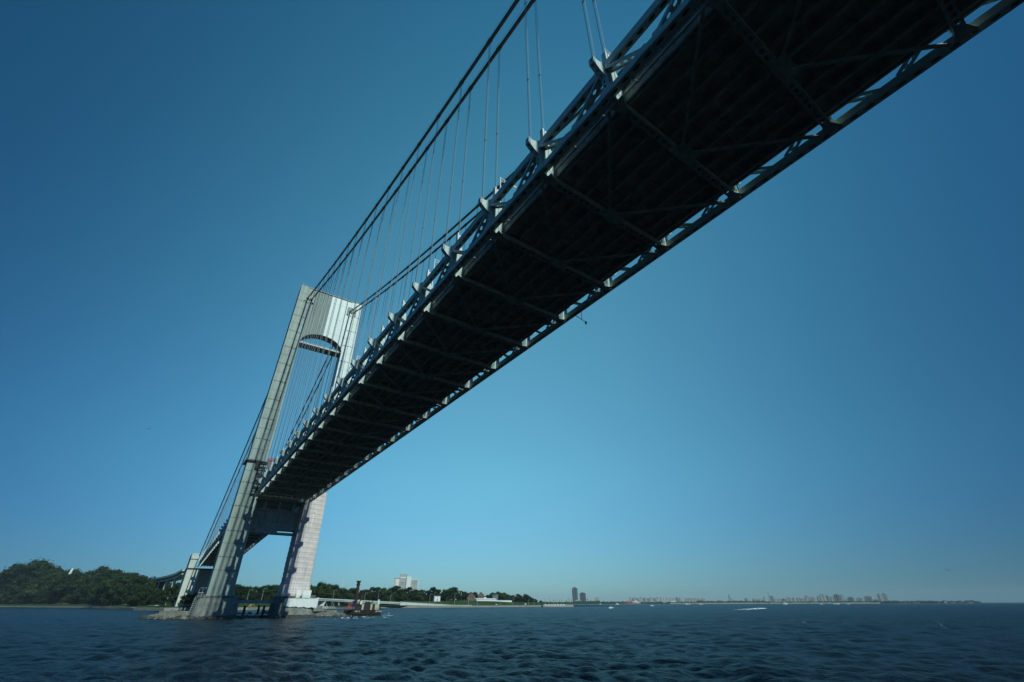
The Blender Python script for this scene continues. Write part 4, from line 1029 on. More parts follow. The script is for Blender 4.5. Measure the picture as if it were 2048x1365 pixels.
for k, ch in enumerate('HE0482'): seg(mb, ch, LB*.86 + k*.62, fb - 1.2, .8, -.005)
mb.build('hull_lettering', m_white, hl)
def polez(u, v, Y): return at(u, v, Y).z
ppx = lambda u, Y: at(u, 1222, Y)
for u, vt, y, r in ((706.5, 1165.0, 2.0, .95), (715, 1183.5, 8.0, .8)):
    t = (u - 686) / (760.5 - 686); H = at(u + 3, vt, DB).z; mb = MB(); mb.cyl((t*LB, y), r, -2, H, 10); mb.cyl((t*LB, y), r*1.5, H, H + .9, 10); mb.cyl((t*LB, y), r*1.35, H - 1.6, H - .9, 10); mb.build('spud_pole', m_rust, bg)
def onb(u): return (u - 686) / (760.5 - 686) * LB
mb = MB(); x0, x1 = onb(690), onb(698); mb.box(x0, x1, 3, 7, fb, fb + 2.0); mb.box(x0 + 1, x1 - 1.6, 3.4, 6.4, fb + 2.0, fb + 3.6); mb.beam((x0 + .5, 3, fb + 1), (x0 + 2.5, 3, fb + 3.6), .7, .5); mb.tube(((x1 - 1, 2.8, fb + 2.0), (x1 - 1, 7.2, fb + 2.0)), 1.3, 10); mb.build('winch_house', m_red, bg)
for ua, ub in ((705, 708.6), (720.5, 724), (738, 741.5), (747, 755)):
    mb = MB(); mb.box(onb(ua), onb(ub), 1.6, 5.4, fb, fb + 2.9); mb.box(onb(ua) - .1, onb(ub) + .1, 1.5, 5.5, fb + 2.7, fb + 3.1); mb.build('deck_cabin', m_cream, bg)
mb = MB(); mb.box(onb(708.8), onb(720.3), 2.2, 5, fb, fb + 2.4); mb.box(onb(709.5), onb(719.8), 1.9, 5.2, fb + 2.5, fb + 2.95); mb.box(onb(741.8), onb(746.8), 2.4, 5, fb, fb + 2.4); mb.build('machinery', m_dark, bg)
mb = MB(); xx = onb(732); mb.tube(((xx - 1.4, 4, fb), (xx - 1.2, 4, fb + 4.4)), .7, 8); mb.box(xx - 2.2, xx + 1.4, 2.6, 5.8, fb, fb + 2.6); mb.beam((xx, 3.6, fb + 2.4), (xx + 3.0, 3.6, fb + 4.6), .6, .6); mb.box(xx - .4, xx + 1.0, 3, 5.2, fb + 2.6, fb + 4.6); mb.build('deck_crane', m_dark, bg)
mb = MB(); mb.box(onb(698.5), onb(703.5), 5.2, 6.8, fb, fb + 5.0); mb.box(onb(714.8), onb(718.5), 6.2, 7.4, fb + 2.9, fb + 5.0); mb.box(onb(751.6), onb(754.4), 6, 8, fb, fb + 5.6); mb.build('tank', m_white, bg)
mb = MB(); railrun(mb, [(.5, .3, fb), (LB - .5, .3, fb), (LB - .5, 9.6, fb)], 1.1, .05, 2, 1.6); mb.build('railing', m_rust, bg)
ga = Vector((33.5, -1.5, 3.4)); gb_ = Vector((bl.x, bl.y, 0)) + Vector((math.cos(rz) * onb(706), math.sin(rz) * onb(706), fb + .2)) + Vector((0, .8, 0))
o = empty('gangway', ga); tag(o, 'rusty gangway slanting from the landing stage over to the barge', 'gangway'); mb = MB(); dg = gb_ - ga; mb.beam((0,0,0), dg, 1.4, .25); mb.build('walkway', m_rust, o)
mb = MB(); railrun(mb, [(0, -.7, .1), (dg.x, dg.y - .7, dg.z + .1)], 1.2, .05, 2, 2); railrun(mb, [(0, .7, .1), (dg.x, dg.y + .7, dg.z + .1)], 1.2, .05, 2, 2); mb.build('railing', m_grey, o)
for x, y, mt, lb in ((34.5, 6, m_dark, 'dark machinery skid on the landing stage right of the pier'), (39, 4, m_grey, 'grey generator box on the landing stage beside the gangway')):
    o = empty('generator', (x, y, 3.0)); tag(o, lb, 'generator'); mb = MB(); mb.box(-1.7, 1.7, -1, 1, .2, 2.0); mb.box(-1.5, -.4, -.8, .8, 2.0, 2.3); mb.tube(((1.2, 0, 2.0), (1.2, 0, 3.0)), .15, 6); mb.build('housing', mt, o); mb = MB(); mb.box(-1.9, 1.9, -.9, -.7, 0, .2); mb.box(-1.9, 1.9, .7, .9, 0, .2); mb.build('skid', m_rust, o)
# deck lamps
first = None; ords = ['nearest the camera', 'second nearest the camera', 'third nearest the camera', 'fourth nearest the camera', 'fifth nearest the camera', 'sixth nearest the camera', 'seventh nearest the camera', 'eighth nearest the camera', 'ninth nearest the camera', 'closest to the tower leg']
for n_, i in enumerate(range(0, 19, 2)):
    y = ydeck(i) + .9; loc = (-12.85, y, zdeck(y) + 7.8)
    if first is None:
        o = first = empty('deck_lamp', loc); mb = MB(); mb.tube(((0,0,0),(0,0,9.4)), .17, 6, r1=.11); mb.build('pole', m_white, o)
        mb = MB(); mb.beam((0,0,9.3),(3.2,0,9.0), .1, .1); mb.beam((0,0,8.4),(3.2,0,8.9), .08, .08); mb.beam((1.0,0,8.55),(1.0,0,9.2), .07, .07); mb.box(2.7, 3.9, -.2, .2, 8.75, 9.0); mb.build('arm', m_white, o)
    else: o = copy_tree(first); o.location = loc
    tag(o, f'white deck lamp post on the left edge of the bridge, {ords[n_]}', 'lamp post', 'lamp posts along the bridge deck')
o = empty('navigation_light', (15.4, -252.6, zdeck(-252.6) - .05)); tag(o, 'small dark bracket lamp hanging under the right edge of the bridge', 'lamp')
mb = MB(); mb.beam((0,-1.2,0),(1.2,0,-1.4),.12,.12); mb.beam((0,1.0,0),(1.2,0,-1.4),.12,.12); mb.beam((0,-1.2,0),(0,1,0),.1,.1); mb.beam((1.2,0,-1.4),(1.9,-.4,-2.0),.1,.1); mb.build('bracket', m_dark, o)
mb = MB(); mb.cyl((2.0,-.4), .22, -2.5, -1.9, 8); mb.build('lantern', m_dark, o)
# ================================================================== FAR SHORE
DF = 4600.
BASE = lambda dist: CAM.z / dist * 1195
def far_h(u, hpx, dist): return ztop(u, hor(u) + BASE(dist) - hpx, dist)
far_pts = [(1075, 3900), (1130, 4100), (1250, 4500), (1400, 4700), (1550, 4750), (1700, 4800), (1800, 4900), (1955, 5200)]
def fd(u): return skyline(far_pts, u)
def fp_(u, extra=0): p = atd(u, hor(u), fd(u) + extra); return Vector((p.x, p.y, 0))
mb = MB(); U = list(range(1075, 1956, 20))
for a, b in zip(U[:-1], U[1:]):
    A, B, C_, D_ = fp_(a), fp_(b), fp_(b, 1600), fp_(a, 1600)
    mb.hexa([A + Vector((0,0,-3)), B + Vector((0,0,-3)), C_ + Vector((0,0,-3)), D_ + Vector((0,0,-3))], [A + Vector((0,0,2)), B + Vector((0,0,2)), C_ + Vector((0,0,5)), D_ + Vector((0,0,5))])
m_fw = mat('far_foliage', (.04, .065, .03), .95, .35, .02, spec=.05)
o = mb.build('far_shore_ground', m_fw); tag(o, 'low flat land of the far shore across the bay', 'ground', kind='structure')
mb = MB(); U = list(range(1340, 1770, 15))
for a, b in zip(U[:-1], U[1:]):
    A, B, C_, D_ = fp_(a, -90), fp_(b, -90), fp_(b, -1), fp_(a, -1)
    mb.hexa([A + Vector((0,0,-3)), B + Vector((0,0,-3)), C_ + Vector((0,0,-3)), D_ + Vector((0,0,-3))], [A + Vector((0,0,.4)), B + Vector((0,0,.4)), C_ + Vector((0,0,5.0)), D_ + Vector((0,0,5.0))])
o = mb.build('beach', m_beach); tag(o, 'thin pale strip of sand along the far shore', 'beach', kind='structure')
rw_ = random.Random(21); mb = MB()
def woods(u0, u1, vh, ex, dens=1.0):
    u = u0
    while u < u1:
        p = fp_(u, ex + rw_.uniform(-60, 60)); h = far_h(u, vh * rw_.uniform(.6, 1.15), fd(u)); w = rw_.uniform(9, 20)
        for q in range(3): mb.ico((p.x + rw_.uniform(-w, w)*.7, p.y + rw_.uniform(-w, w)*.7, h * (.45 + .12*q)), h * .55, w/h*1.2, w/h*1.2, .8, rw_.random(), .4)
        u += rw_.uniform(1.2, 2.8) / dens
woods(1085, 1260, 4.2, 30); woods(1150, 1200, 5.5, 60); woods(1255, 1420, 3.4, 40); woods(1395, 1530, 5.0, 60); woods(1395, 1500, 4.0, 140); woods(1530, 1790, 3.4, 40); woods(1745, 1960, 4.2, 60); woods(1650, 1800, 4.0, 110)
o = mb.build('far_woods', m_fw); tag(o, 'dark continuous band of trees along the far shore', 'trees', kind='stuff')
def facade(name, c, d, per):
    m = mat(name, c, .85, .06, .05); return bands(m, 2, per, per * .45, d, .75)
FM = dict(dark=facade('blue_glass_facade', (.06, .085, .11), (.045, .06, .08), 4), brown=facade('brown_brick_facade', (.30, .27, .25), (.19, .18, .17), 3.2), tan=facade('tan_brick_facade', (.46, .46, .44), (.30, .31, .31), 3.2),
          grey=facade('grey_concrete_facade', (.40, .42, .43), (.24, .26, .28), 3.2), cream=facade('cream_facade', (.62, .62, .58), (.4, .41, .4), 3.2), white=facade('white_facade', (.74, .75, .74), (.5, .52, .54), 3.4), slate=facade('slate_facade', (.15, .17, .18), (.09, .1, .11), 3.2), rose=facade('rose_brick_facade', (.37, .34, .33), (.24, .22, .22), 3.2))
def tower_block(u0, u1, vt, vb, key, label, roof=1, ex=220, rot=0., wing=0, grp='apartment blocks on the far shore', spire=0):
    dist = fd((u0+u1)/2) + ex; a = atd(u0, hor(u0), dist); b = atd(u1, hor(u1), dist); um = (u0+u1)/2
    H = ztop(um, hor(um) + BASE(dist) - (vb - vt), dist); w = math.hypot(b.x-a.x, b.y-a.y); dp = max(16, min(w * .6, 60))
    o = empty('apartment_block', ((a.x+b.x)/2, (a.y+b.y)/2, 0), math.atan2(b.y-a.y, b.x-a.x) + rot); tag(o, label, 'apartment block', grp)
    w /= max(.6, math.cos(rot) + .35 * abs(math.sin(rot)))
    mb = MB(); mb.box(-w/2, w/2, 0, dp, 0, H)
    mb.build('body', FM[key], o)
    mb = MB(); n = max(1, int(w / 16))
    for k in range(n): xx = -w/2 + (k + .3) * w / n; mb.box(xx, xx + w/n*.4, -1.8, -.01, 3, H - 2)
    mb.build('balcony_stack', FM['cream' if key in ('tan', 'brown', 'grey', 'rose') else 'grey' if key != 'dark' else 'slate'], o)
    if roof:
        mb = MB(); rh = roof * 1.15 * dist / 1195
        mb.box(-w*.22, w*.12, dp*.2, dp*.8, H, H + rh); mb.box(w*.2, w*.32, dp*.3, dp*.7, H, H + rh*.5); mb.build('roof_house', FM['slate' if key in ('dark', 'slate') else 'brown'], o)
    if spire: mb = MB(); mb.tube(((0, dp/2, H), (0, dp/2, H + spire*1.15*dist/1195)), 2.2, 5, r1=.8); mb.build('spire', m_white, o)
    return o
TB = tower_block
TB(1146.4, 1156.8, 1177.5, 1209, 'dark', 'tallest dark blue tower with a tapered top on the far shore', 2.2, rot=.15)
TB(1160.2, 1172, 1187.5, 1209, 'dark', 'shorter dark blue tower beside the tallest one', 1.4, rot=-.1)
TB(1131, 1145.8, 1200.6, 1209, 'cream', 'low cream block left of the tallest dark tower', 1, 120)
TB(1151.5, 1161.5, 1201.5, 1209, 'cream', 'low cream block in front of the two dark towers', .5, 90)
TB(1173, 1178.6, 1197.5, 1208.5, 'cream', 'cream stepped block just right of the shorter dark tower', .5)
TB(1179, 1184.6, 1200, 1208.5, 'white', 'small white block right of the cream stepped block', .5)
TB(1190.4, 1198, 1196, 1208.5, 'rose', 'lone brown tower with a white spire', .5, spire=2.6)
TB(1106, 1112, 1202, 1209, 'grey', 'small grey block low behind the sandy pier', .6)
TB(1118, 1124, 1201, 1209, 'tan', 'small tan block behind the sandy pier lamp posts', .6)
TB(1218, 1226, 1203.5, 1208.5, 'white', 'low bright white building by the water left of the red ship', .3, 60)
row = [(1259, 1263.8, 1198, 'grey'), (1264.5, 1268.5, 1198.3, 'slate'), (1269, 1273, 1197.6, 'grey'), (1273.5, 1278, 1198.4, 'slate'), (1278.5, 1286, 1197.6, 'tan'), (1286.6, 1291, 1197.4, 'slate'), (1291.4, 1295, 1198.4, 'tan'), (1295.5, 1300, 1198.4, 'slate'), (1300.5, 1307, 1197.6, 'grey'), (1307.6, 1312, 1198.2, 'slate'), (1312.6, 1319, 1198, 'tan')]
wd = ['first', 'second', 'third', 'fourth', 'fifth', 'sixth', 'seventh', 'eighth', 'ninth', 'tenth', 'last']
cw_ = dict(grey='grey', slate='dark', tan='tan', cream='cream', brown='brown', white='white', rose='brownish')
for k, (a, b, v, c) in enumerate(row): TB(a, b, v, 1209, c, f'{cw_[c]} slab block, {wd[k]} from the left in the dense row behind the red ship', 1.8 if k % 2 == 0 else .6)
row2 = [(1320, 1325.5, 1197, 'cream'), (1326, 1331, 1196.2, 'white'), (1331.6, 1337.4, 1197.6, 'grey'), (1339, 1345, 1198.2, 'tan'), (1345.6, 1352, 1198.4, 'grey'), (1353, 1358.5, 1197.2, 'slate'), (1359, 1363, 1196.8, 'cream'), (1363.4, 1367, 1197.6, 'white')]
for k, (a, b, v, c) in enumerate(row2): TB(a, b, v, 1209, c, f'{cw_[c]} block, {wd[k]} from the left in the group above the grey arched hall', .8)
row3 = [(1370, 1376, 1198.4, 'rose'), (1376.5, 1382, 1198.0, 'brown'), (1382.6, 1388, 1198.2, 'grey'), (1388.5, 1394, 1197.6, 'rose'), (1394.6, 1400, 1197.8, 'cream'), (1400.4, 1405, 1198.4, 'grey'), (1405.4, 1411, 1198.2, 'rose')]
for k, (a, b, v, c) in enumerate(row3): TB(a, b, v, 1208.5, c, f'{cw_[c]} brick slab, {wd[k]} from the left in the even row right of the arched hall', .5)
TB(1412, 1425, 1203, 1208, 'slate', 'long low dark building at the right end of the even row', .2, 120)
TB(1459, 1463.2, 1190.2, 1207.5, 'cream', 'lone slim pale tower standing by itself above the dark woods', 1.2); TB(1463.4, 1466, 1197.5, 1207.5, 'grey', 'low grey annex attached right of the lone slim pale tower', .3)
row4 = [(1491, 1495, 1197, 'slate'), (1495.4, 1499, 1197.6, 'cream'), (1506, 1511, 1197, 'grey'), (1512, 1518, 1198.4, 'tan'), (1518.5, 1526, 1198.6, 'grey'), (1528, 1533.5, 1193.6, 'white'), (1539, 1543, 1197.8, 'cream'), (1543.4, 1549, 1192.6, 'slate'), (1549.5, 1555.5, 1198, 'tan'), (1557, 1563, 1198, 'grey'), (1564, 1573, 1198.2, 'slate')]
for k, (a, b, v, c) in enumerate(row4): TB(a, b, v, 1207, c, f'{cw_[c]} block, {wd[k]} from the left in the scattered group with the tower crane', .6)
row5 = [(1575, 1584.5, 1195, 'tan'), (1585.2, 1592.5, 1195.6, 'cream'), (1594.5, 1602.6, 1195.8, 'rose'), (1603, 1611, 1197.6, 'brown'), (1612, 1620, 1191.4, 'grey'), (1621, 1632, 1195, 'rose'), (1636, 1641.8, 1193, 'cream')]
for k, (a, b, v, c) in enumerate(row5): TB(a, b, v, 1206.5, c, f'{cw_[c]} block, {wd[k]} from the left in the row behind the white motor yacht', .8)
TB(1642.4, 1655.5, 1188.6, 1205.5, 'tan', 'broad tan tower block at the beach, tallest left of the dark-sided pair', 1.2, rot=.1)
TB(1656, 1660.4, 1190.6, 1205.5, 'slate', 'narrow dark tower attached right of the broad tan block', .6)
TB(1662, 1670.6, 1193, 1205.5, 'grey', 'grey block between the broad tan block and the dark-sided tower', .8)
TB(1671.2, 1682.4, 1188, 1205, 'slate', 'broad tower block above the beach, its shaded face coloured dark', .9)  # shaded face of one block, its shade put in as a slate facade
TB(1682.8, 1690.6, 1188.2, 1205, 'tan', 'sunlit tan face of the dark-sided block, built as a joined tower', .7); TB(1691, 1697, 1197, 1205, 'tan', 'low tan block at the foot of the joined sunlit tower', .3)  # first: lit face of that same block, as a lighter facade
TB(1697.4, 1710, 1193.2, 1204.5, 'slate', 'stepped dark grey block right of the joined towers', 1.0); TB(1715, 1728, 1194.2, 1204.5, 'grey', 'rounded-looking grey block in the middle of the beach row', .6)
TB(1731, 1748, 1190.6, 1204, 'tan', 'broad tan block left of the white twin towers', .8, rot=-.12); TB(1749, 1757.6, 1197, 1204, 'slate', 'low dark block between the broad tan block and the twin towers', .4)
TB(1758.4, 1767, 1184.6, 1202.5, 'white', 'left one of the white-topped twin towers', 1.2); TB(1768, 1778.5, 1184.2, 1202.5, 'tan', 'right one of the twin towers with a sunlit side', 1.2)
# arched hall and white ramp in front of the slabs
p = fp_(1322, 60); q = fp_(1342, 60); o = empty('arched_hall', p, math.atan2(q.y-p.y, q.x-p.x)); w = (q-p).length; tag(o, 'grey arched hall at the waterside in front of the slab blocks', 'hall')
hh = far_h(1332, 6.5, fd(1332)); mb = MB(); mb.prism([(0,0,0)] + [(w/2 - w/2*math.cos(math.pi*k/10), 0, 4 + hh*math.sin(math.pi*k/10)) for k in range(11)] + [(w,0,0)], (0,60,0)); mb.build('roof', m_grey, o); mb = MB(); mb.box(w*.1, w*.9, -1, -.1, 1, 6); mb.build('window', m_glass, o)
p = fp_(1342.5, 50); q = fp_(1358, 50); o = empty('white_grandstand', p, math.atan2(q.y-p.y, q.x-p.x)); w = (q-p).length; tag(o, 'white sloping-roofed stand right of the grey arched hall', 'grandstand')
hh = far_h(1350, 5.5, fd(1350)); mb = MB(); mb.prism([(0,0,hh*.75),(w*.5,0,hh),(w,0,hh*.25),(w,0,0),(w*.9,0,0),(w*.5,0,hh*.7),(0,0,hh*.55)], (0,40,0)); mb.build('roof', m_white, o); mb = MB()
for k in range(4): mb.box(w*.1 + w*.2*k, w*.1 + w*.2*k + 3, 2, 5, 0, hh*.5)
mb.build('column', m_grey, o)
# tower crane
p = fp_(1541.5, 230); o = empty('tower_crane', p); tag(o, 'thin tower crane with raised jib over the slate block', 'crane'); dist = fd(1541) + 230; H = far_h(1541, 15, dist); mb = MB(); mb.beam((0,0,0),(0,0,H),2.6,2.6); mb.build('mast', m_dark, o); mb = MB(); mb.beam((4,0,H-4),(-6,0,H+28),2,2); mb.beam((0,0,H),(10,0,H-2),2,2); mb.build('jib', m_dark, o)
# low houses on the point
rh = random.Random(8); u = 1781.; k = 0
hl_ = ['low white-roofed', 'low dark-roofed', 'small grey', 'small pale', 'dark gabled', 'low tan']
while u < 1946:
    w_ = rh.uniform(4, 7.5); dist = fd(u) + rh.uniform(-10, 40); a = atd(u, hor(u), dist); b = atd(u + w_, hor(u), dist); H = far_h(u, rh.uniform(2.4, 3.8) * (1.25 if 1855 < u < 1930 else 1), dist); w = math.hypot(b.x-a.x, b.y-a.y)
    c = (0, 1, 2, 3, 4, 5)[k % 6]; wm = (m_white, m_slate, m_grey, m_rwall, m_slate, m_beach)[c]
    o = empty('seaside_house', (a.x, a.y, 0), math.atan2(b.y-a.y, b.x-a.x)); tag(o, f'{hl_[c]} house in the cluster on the low point at the far right', 'house', 'houses on the far point')
    mb = MB(); mb.box(0, w, 0, 14, 0, H*.62); mb.build('wall', wm, o); mb = MB(); mb.prism([(-.8,-.8,H*.62),(w+.8,-.8,H*.62),(w*.62,-.8,H),(w*.38,-.8,H)], (0,15.6,0)); mb.build('roof', m_white if c == 0 else m_slate, o)
    u += w_ + rh.uniform(-.6, 1.6); k += 1
HAZE = 4e-5
# ---- vessels
def boat_hull(mb, L_, B_, h, bow=.25): mb.prism([(0,-B_/2,0),(L_*(1-bow),-B_/2,0),(L_,0,h*.1),(L_*(1-bow),B_/2,0),(0,B_/2,0)], (0,0,h))
sa = atd(1241, 1208, 3300); sb = atd(1281.5, 1208, 3300); w = math.hypot(sb.x-sa.x, sb.y-sa.y)
o = empty('cargo_ship', (sa.x, sa.y, 0), math.atan2(sb.y-sa.y, sb.x-sa.x)); tag(o, 'red and white ship lying in front of the slab blocks on the far shore', 'ship')
mpx = w / 40.5
mb = MB(); mb.prism([(0,-6,1.2*mpx),(w*.3,-6,.2),(w,-6,.2),(w,-6,1.6*mpx),(w*.3,-6,2.4*mpx),(w*.02,-6,2.2*mpx)], (0,12,0)); mb.build('hull', m_red, o)
mb = MB(); mb.box(w*.28, w*.6, -6.2, 6.2, .4, 5.4*mpx); mb.build('red_block', m_redmast, o)
mb = MB(); mb.box(w*.6, w*.995, -6.1, 6.1, 1.3*mpx, 3.4*mpx); mb.box(w*.6, w*.9, -5, 5, 3.4*mpx, 4.8*mpx); mb.box(w*.72, w*.84, -4, 4, 4.8*mpx, 6.0*mpx); mb.build('superstructure', m_white, o)
mb = MB(); mb.box(w*.62, w*.74, -6.25, -6.1, 2.2*mpx, 3.0*mpx); mb.build('window', m_glass, o)
mb = MB(); xx = w*.375
for k in range(4): mb.box(xx + k*1.35*mpx, xx + k*1.35*mpx + .95*mpx, -6.32, -6.2, 2.4*mpx, (4.6 if k % 3 == 0 else 3.9)*mpx)
mb.build('block_lettering', m_white, o)
mb = MB(); mb.beam((w*.1,0,2*mpx),(w*.1,0,4*mpx),1.2,1.2); mb.box(w*.06, w*.2, -4, 4, 2.2*mpx, 3.2*mpx); mb.build('fore_gear', m_rust, o)
def small_boat(u, v, wpx, label, grp='small boats on the bay', tall=1., hd=0.):
    d = ray(u, v); t = -CAM.z / min(d.z, -.0012); p = CAM + d * t; dist = math.hypot(p.x - CAM.x, p.y - CAM.y); dist = min(dist, 3800)
    a = atd(u - wpx/2, v, dist); b = atd(u + wpx/2, v, dist); L_ = math.hypot(b.x-a.x, b.y-a.y)
    o = empty('motor_boat', (a.x, a.y, -.3), math.atan2(b.y-a.y, b.x-a.x) + hd); tag(o, label, 'boat', grp)
    mb = MB(); boat_hull(mb, L_, L_*.3, L_*.13*tall); mb.build('hull', m_white, o)
    mb = MB(); mb.prism([(L_*.2,-L_*.1,L_*.13*tall),(L_*.68,-L_*.1,L_*.13*tall),(L_*.55,-L_*.1,L_*.3*tall),(L_*.25,-L_*.1,L_*.3*tall)], (0,L_*.2,0)); mb.build('cabin', m_white, o)
    mb = MB(); mb.box(L_*.3, L_*.52, -L_*.104, L_*.104, L_*.2*tall, L_*.26*tall); mb.build('window', m_glass, o)
    return o, L_
small_boat(1222, 1216, 9, 'small white speedboat left of centre below the lone brown tower')
small_boat(1235, 1209.5, 7, 'white boat just left of the red ship', tall=1.4)
small_boat(1201, 1209, 3, 'tiny white sailboat below the brown tower', tall=3)
small_boat(1304, 1212.5, 8, 'low white boat right of the red ship')
small_boat(1571, 1209.5, 8, 'white motor yacht with tall upperworks before the row of blocks', tall=2.6)
small_boat(1643, 1209.5, 7, 'low white boat left of the moored cluster off the beach')
small_boat(1673, 1209, 13, 'longest white boat moored off the beach', tall=.9)
small_boat(1697, 1209, 7, 'low white boat right of the longest moored one')
small_boat(1375, 1209.5, 10, 'low white boat below the even row of slabs', tall=.7); small_boat(1402, 1209.5, 9, 'second low white boat below the even row of slabs, further right', tall=.7)
m_foam = mat('foam', (.75, .79, .80), .8, .1, .6)
for u, v, wp, lb in ((1508, 1218.5, 15, 'speedboat throwing a long white wake across the bay'),):
    o, L_ = small_boat(u + 8, v, 9, lb)
    p0, p1 = o.location.copy(), None
    rn = random.Random(2); mb = MB()
    e0 = CAM + ray(1524, 1217.6) * (-CAM.z / ray(1524, 1217.6).z); e1 = CAM + ray(1462, 1221.2) * (-CAM.z / ray(1462, 1221.2).z)
    for k in range(90):
        t = rn.random() ** 1.7; p = e0 + (e1 - e0) * t; wd_ = 4 + 6 * t; f = (1 - t)
        mb.ico((p.x + rn.uniform(-wd_, wd_), p.y + rn.uniform(-wd_, wd_), .05 + .12 * f * rn.random()), rn.uniform(.5, 1.5) * (f + .25), 1.7, 1.7, .3, k, .4)
    w_ = mb.build('wake', m_foam); tag(w_, 'long white wake foam trailing behind the speedboat', 'wake', kind='stuff')
rn = random.Random(4); mb = MB()
for (u, v, n_, sp) in ((1222, 1216.3, 30, 5), (690, 1236, 26, 16), (725, 1235, 22, 22), (775, 1233, 18, 18)):
    for k in range(n_):
        uu, vv = u + rn.gauss(0, sp*.5), v + rn.gauss(0, .7 if sp < 10 else 2.0); d = ray(uu, max(vv, hor(uu) + 4)); p = CAM + d * (-CAM.z / d.z); s = .0016 * (p - CAM).length * rn.uniform(.3, .8)
        mb.ico((p.x, p.y, .1), s, 1.9, 1.2, .35, k, .4)
o = mb.build('breaking_foam', m_foam); tag(o, 'scattered white foam flecks on the choppy water near the barge', 'foam', kind='stuff')
# ---- birds
def gull(u, v, dist, span, mt, label, bank=0.3, rz=0.):
    p = atd(u, v, dist); o = empty('gull', p, rz); tag(o, label, 'bird', 'gulls over the bay'); o.rotation_euler = (bank, .1, rz)
    mb = MB(); mb.tube(((-.28,0,0),(-.12,0,.02),(.1,0,.03),(.24,0,.04),(.32,0,.03)), .08, 7); mb.prism([(-.28,-.03,0),(-.5,-.1,.01),(-.5,.1,.01),(-.28,.03,0)], (0,0,.012)); b = mb.build('body', mt, o)
    for s in (-1, 1):
        mb = MB(); mb.hexa([(-.1,s*.04,.03),(.12,s*.04,.03),(.16,s*.38,.17),(-.04,s*.38,.17)], [(-.1,s*.04,.05),(.12,s*.04,.06),(.16,s*.38,.19),(-.04,s*.38,.185)]); mb.hexa([(-.04,s*.38,.17),(.16,s*.38,.17),(-.06,s*.72,.1),(-.12,s*.72,.1)], [(-.04,s*.38,.185),(.16,s*.38,.19),(-.06,s*.72,.11),(-.12,s*.72,.11)]); mb.build('wing', mt, o)
    o.scale = (span / 1.44,) * 3
gull(1895, 1141, 150, 1.3, m_dark, 'dark gull gliding above the far point on the right', .3, .3)
gull(297, 858, 190, 1.3, m_dark, 'tiny dark gull high in the sky left of the tower', .2, 1.0)
gull(1882, 1251, 130, 1.5, m_white, 'white gull skimming low over the water on the right', .9, .4)
gull(1607, 1245, 140, 1.0, m_white, 'small white gull low over the water right of centre', .7, 1.2)
# ================================================================== LIGHT
SKY0, SKY1, SKY2, SKY3 = (-.27, .37, .38), (1.55, 1.65, 1.2), (-4.3, -3.1, -2.15), (-.25, -.34, -.08)
SUN_EL, SUN_AZ = R(43), R(178.2)                # azimuth of the sun measured from +Y towards +X
sdir = Vector((math.sin(SUN_AZ) * math.cos(SUN_EL), math.cos(SUN_AZ) * math.cos(SUN_EL), math.sin(SUN_EL)))
sl = bpy.data.lights.new('sun', 'SUN'); so = bpy.data.objects.new('sun', sl); col.objects.link(so)
sl.energy = 4.9; sl.angle = R(.5); sl.color = (.84, 1.0, .92); so.rotation_euler = sdir.to_track_quat('Z', 'Y').to_euler()
w = bpy.data.worlds.new('World'); scene.world = w; w.use_nodes = True; nt = w.node_tree; N = nt.nodes; L = nt.links
sky = N.new('ShaderNodeTexSky'); sky.sky_type = 'NISHITA'; sky.sun_disc = False; sky.sun_elevation = SUN_EL; sky.sun_rotation = SUN_AZ
sky.altitude = 0; sky.air_density = 1.0; sky.dust_density = 0.1; sky.ozone_density = 3.0
# clear deep-blue sky with lens vignetting put into its colour: brightest and palest low over the far shore, deeper towards the zenith and away from it
tc = N.new('ShaderNodeTexCoord'); sx = N.new('ShaderNodeSeparateXYZ'); L.new(tc.outputs['Generated'], sx.inputs[0])
zc = N.new('ShaderNodeMath'); zc.operation = 'MAXIMUM'; zc.inputs[1].default_value = 0; L.new(sx.outputs['Z'], zc.inputs[0])
gaz, gel = R(35), R(18)
dp_ = N.new('ShaderNodeVectorMath'); dp_.operation = 'DOT_PRODUCT'; dp_.inputs[1].default_value = (math.sin(gaz)*math.cos(gel), math.cos(gaz)*math.cos(gel), math.sin(gel)); L.new(tc.outputs['Generated'], dp_.inputs[0])
om = N.new('ShaderNodeMath'); om.operation = 'SUBTRACT'; om.inputs[0].default_value = 1; L.new(dp_.outputs['Value'], om.inputs[1])
cl = N.new('ShaderNodeMath'); cl.operation = 'SMOOTH_MIN'; cl.inputs[1].default_value = .55; cl.inputs[2].default_value = .25; L.new(om.outputs[0], cl.inputs[0])
def vscale(sock, v):
    c = N.new('ShaderNodeCombineXYZ'); 
    for k in range(3): L.new(sock, c.inputs[k])
    m_ = N.new('ShaderNodeVectorMath'); m_.operation = 'MULTIPLY'; m_.inputs[1].default_value = v; L.new(c.outputs[0], m_.inputs[0]); return m_.outputs[0]
a1 = N.new('ShaderNodeVectorMath'); a1.operation = 'ADD'; L.new(vscale(zc.outputs[0], SKY1), a1.inputs[0]); L.new(vscale(cl.outputs[0], SKY2), a1.inputs[1])
a2 = N.new('ShaderNodeVectorMath'); a2.operation = 'ADD'; L.new(a1.outputs[0], a2.inputs[0]); a2.inputs[1].default_value = SKY0
lo_ = N.new('ShaderNodeMath'); lo_.operation = 'MULTIPLY_ADD'; lo_.inputs[1].default_value = -1 / .22; lo_.inputs[2].default_value = 1; L.new(zc.outputs[0], lo_.inputs[0])
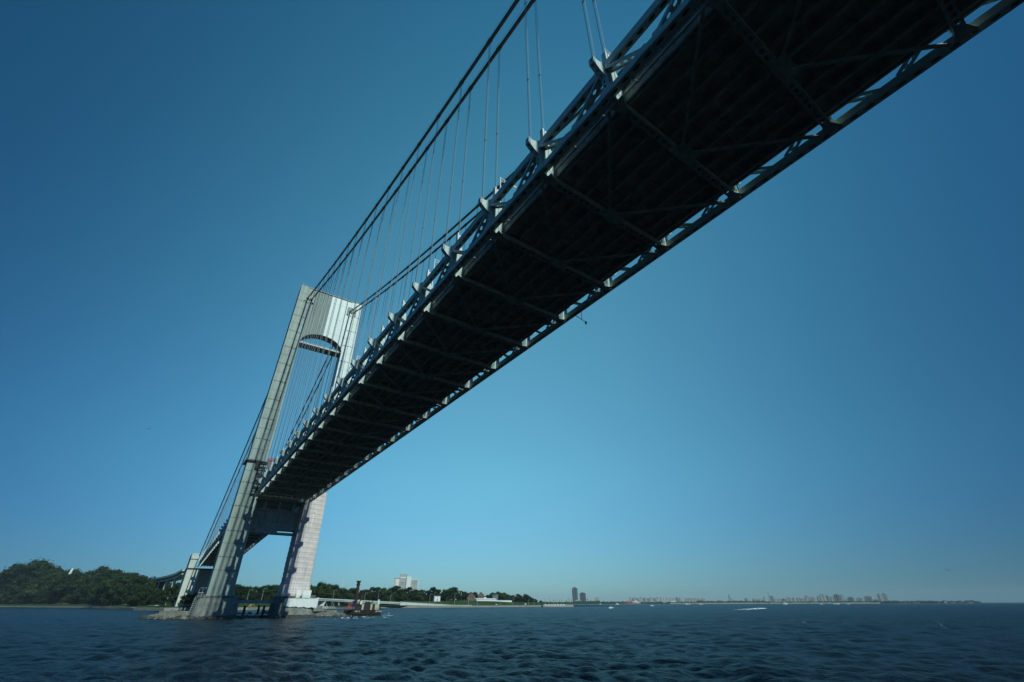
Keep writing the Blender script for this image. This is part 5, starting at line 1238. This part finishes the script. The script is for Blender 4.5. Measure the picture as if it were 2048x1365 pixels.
l2_ = N.new('ShaderNodeMath'); l2_.operation = 'SMOOTH_MAX'; l2_.inputs[1].default_value = 0; l2_.inputs[2].default_value = .3; L.new(lo_.outputs[0], l2_.inputs[0])
a3 = N.new('ShaderNodeVectorMath'); a3.operation = 'ADD'; L.new(a2.outputs[0], a3.inputs[0]); L.new(vscale(l2_.outputs[0], SKY3), a3.inputs[1]); a2 = a3
sp = N.new('ShaderNodeSeparateXYZ'); L.new(a2.outputs[0], sp.inputs[0]); cb_ = N.new('ShaderNodeCombineXYZ')
for k in range(3):
    ex = N.new('ShaderNodeMath'); ex.operation = 'EXPONENT'; L.new(sp.outputs[k], ex.inputs[0]); L.new(ex.outputs[0], cb_.inputs[k])
mv = N.new('ShaderNodeVectorMath'); mv.operation = 'MULTIPLY'; L.new(sky.outputs[0], mv.inputs[0]); L.new(cb_.outputs[0], mv.inputs[1])
L.new(mv.outputs[0], N['Background'].inputs['Color']); N['Background'].inputs['Strength'].default_value = .09
vs = scene.view_settings; vs.view_transform = 'Standard'; vs.look = 'None'; vs.exposure = -.55; vs.gamma = 1
scene.cycles.use_adaptive_sampling = True
try: scene.cycles.use_denoising = True
except Exception: pass
scene.cycles.max_bounces = 6
# ---- air
hz = MB(); hz.box(-14500, 14500, -14500, 14500, -4, 232); hzo = hz.build('haze', bpy.data.materials.new('haze_air')); tag(hzo, 'thin bluish haze hanging over the whole strait', 'haze', kind='stuff')
hm = hzo.data.materials[0]; hm.use_nodes = True; hn = hm.node_tree; hn.nodes.clear()
ho_ = hn.nodes.new('ShaderNodeOutputMaterial'); pv = hn.nodes.new('ShaderNodeVolumePrincipled'); pv.inputs['Color'].default_value = (.72, .88, 1.0, 1); pv.inputs['Density'].default_value = HAZE; pv.inputs['Anisotropy'].default_value = 0.0
hn.links.new(pv.outputs[0], ho_.inputs['Volume'])
# unused tree prototypes never reach the scene
for k in range(len(TK)):
    if k not in used_proto:
        for ch in list(TK[k].children): bpy.data.objects.remove(ch)
        bpy.data.objects.remove(TK[k])
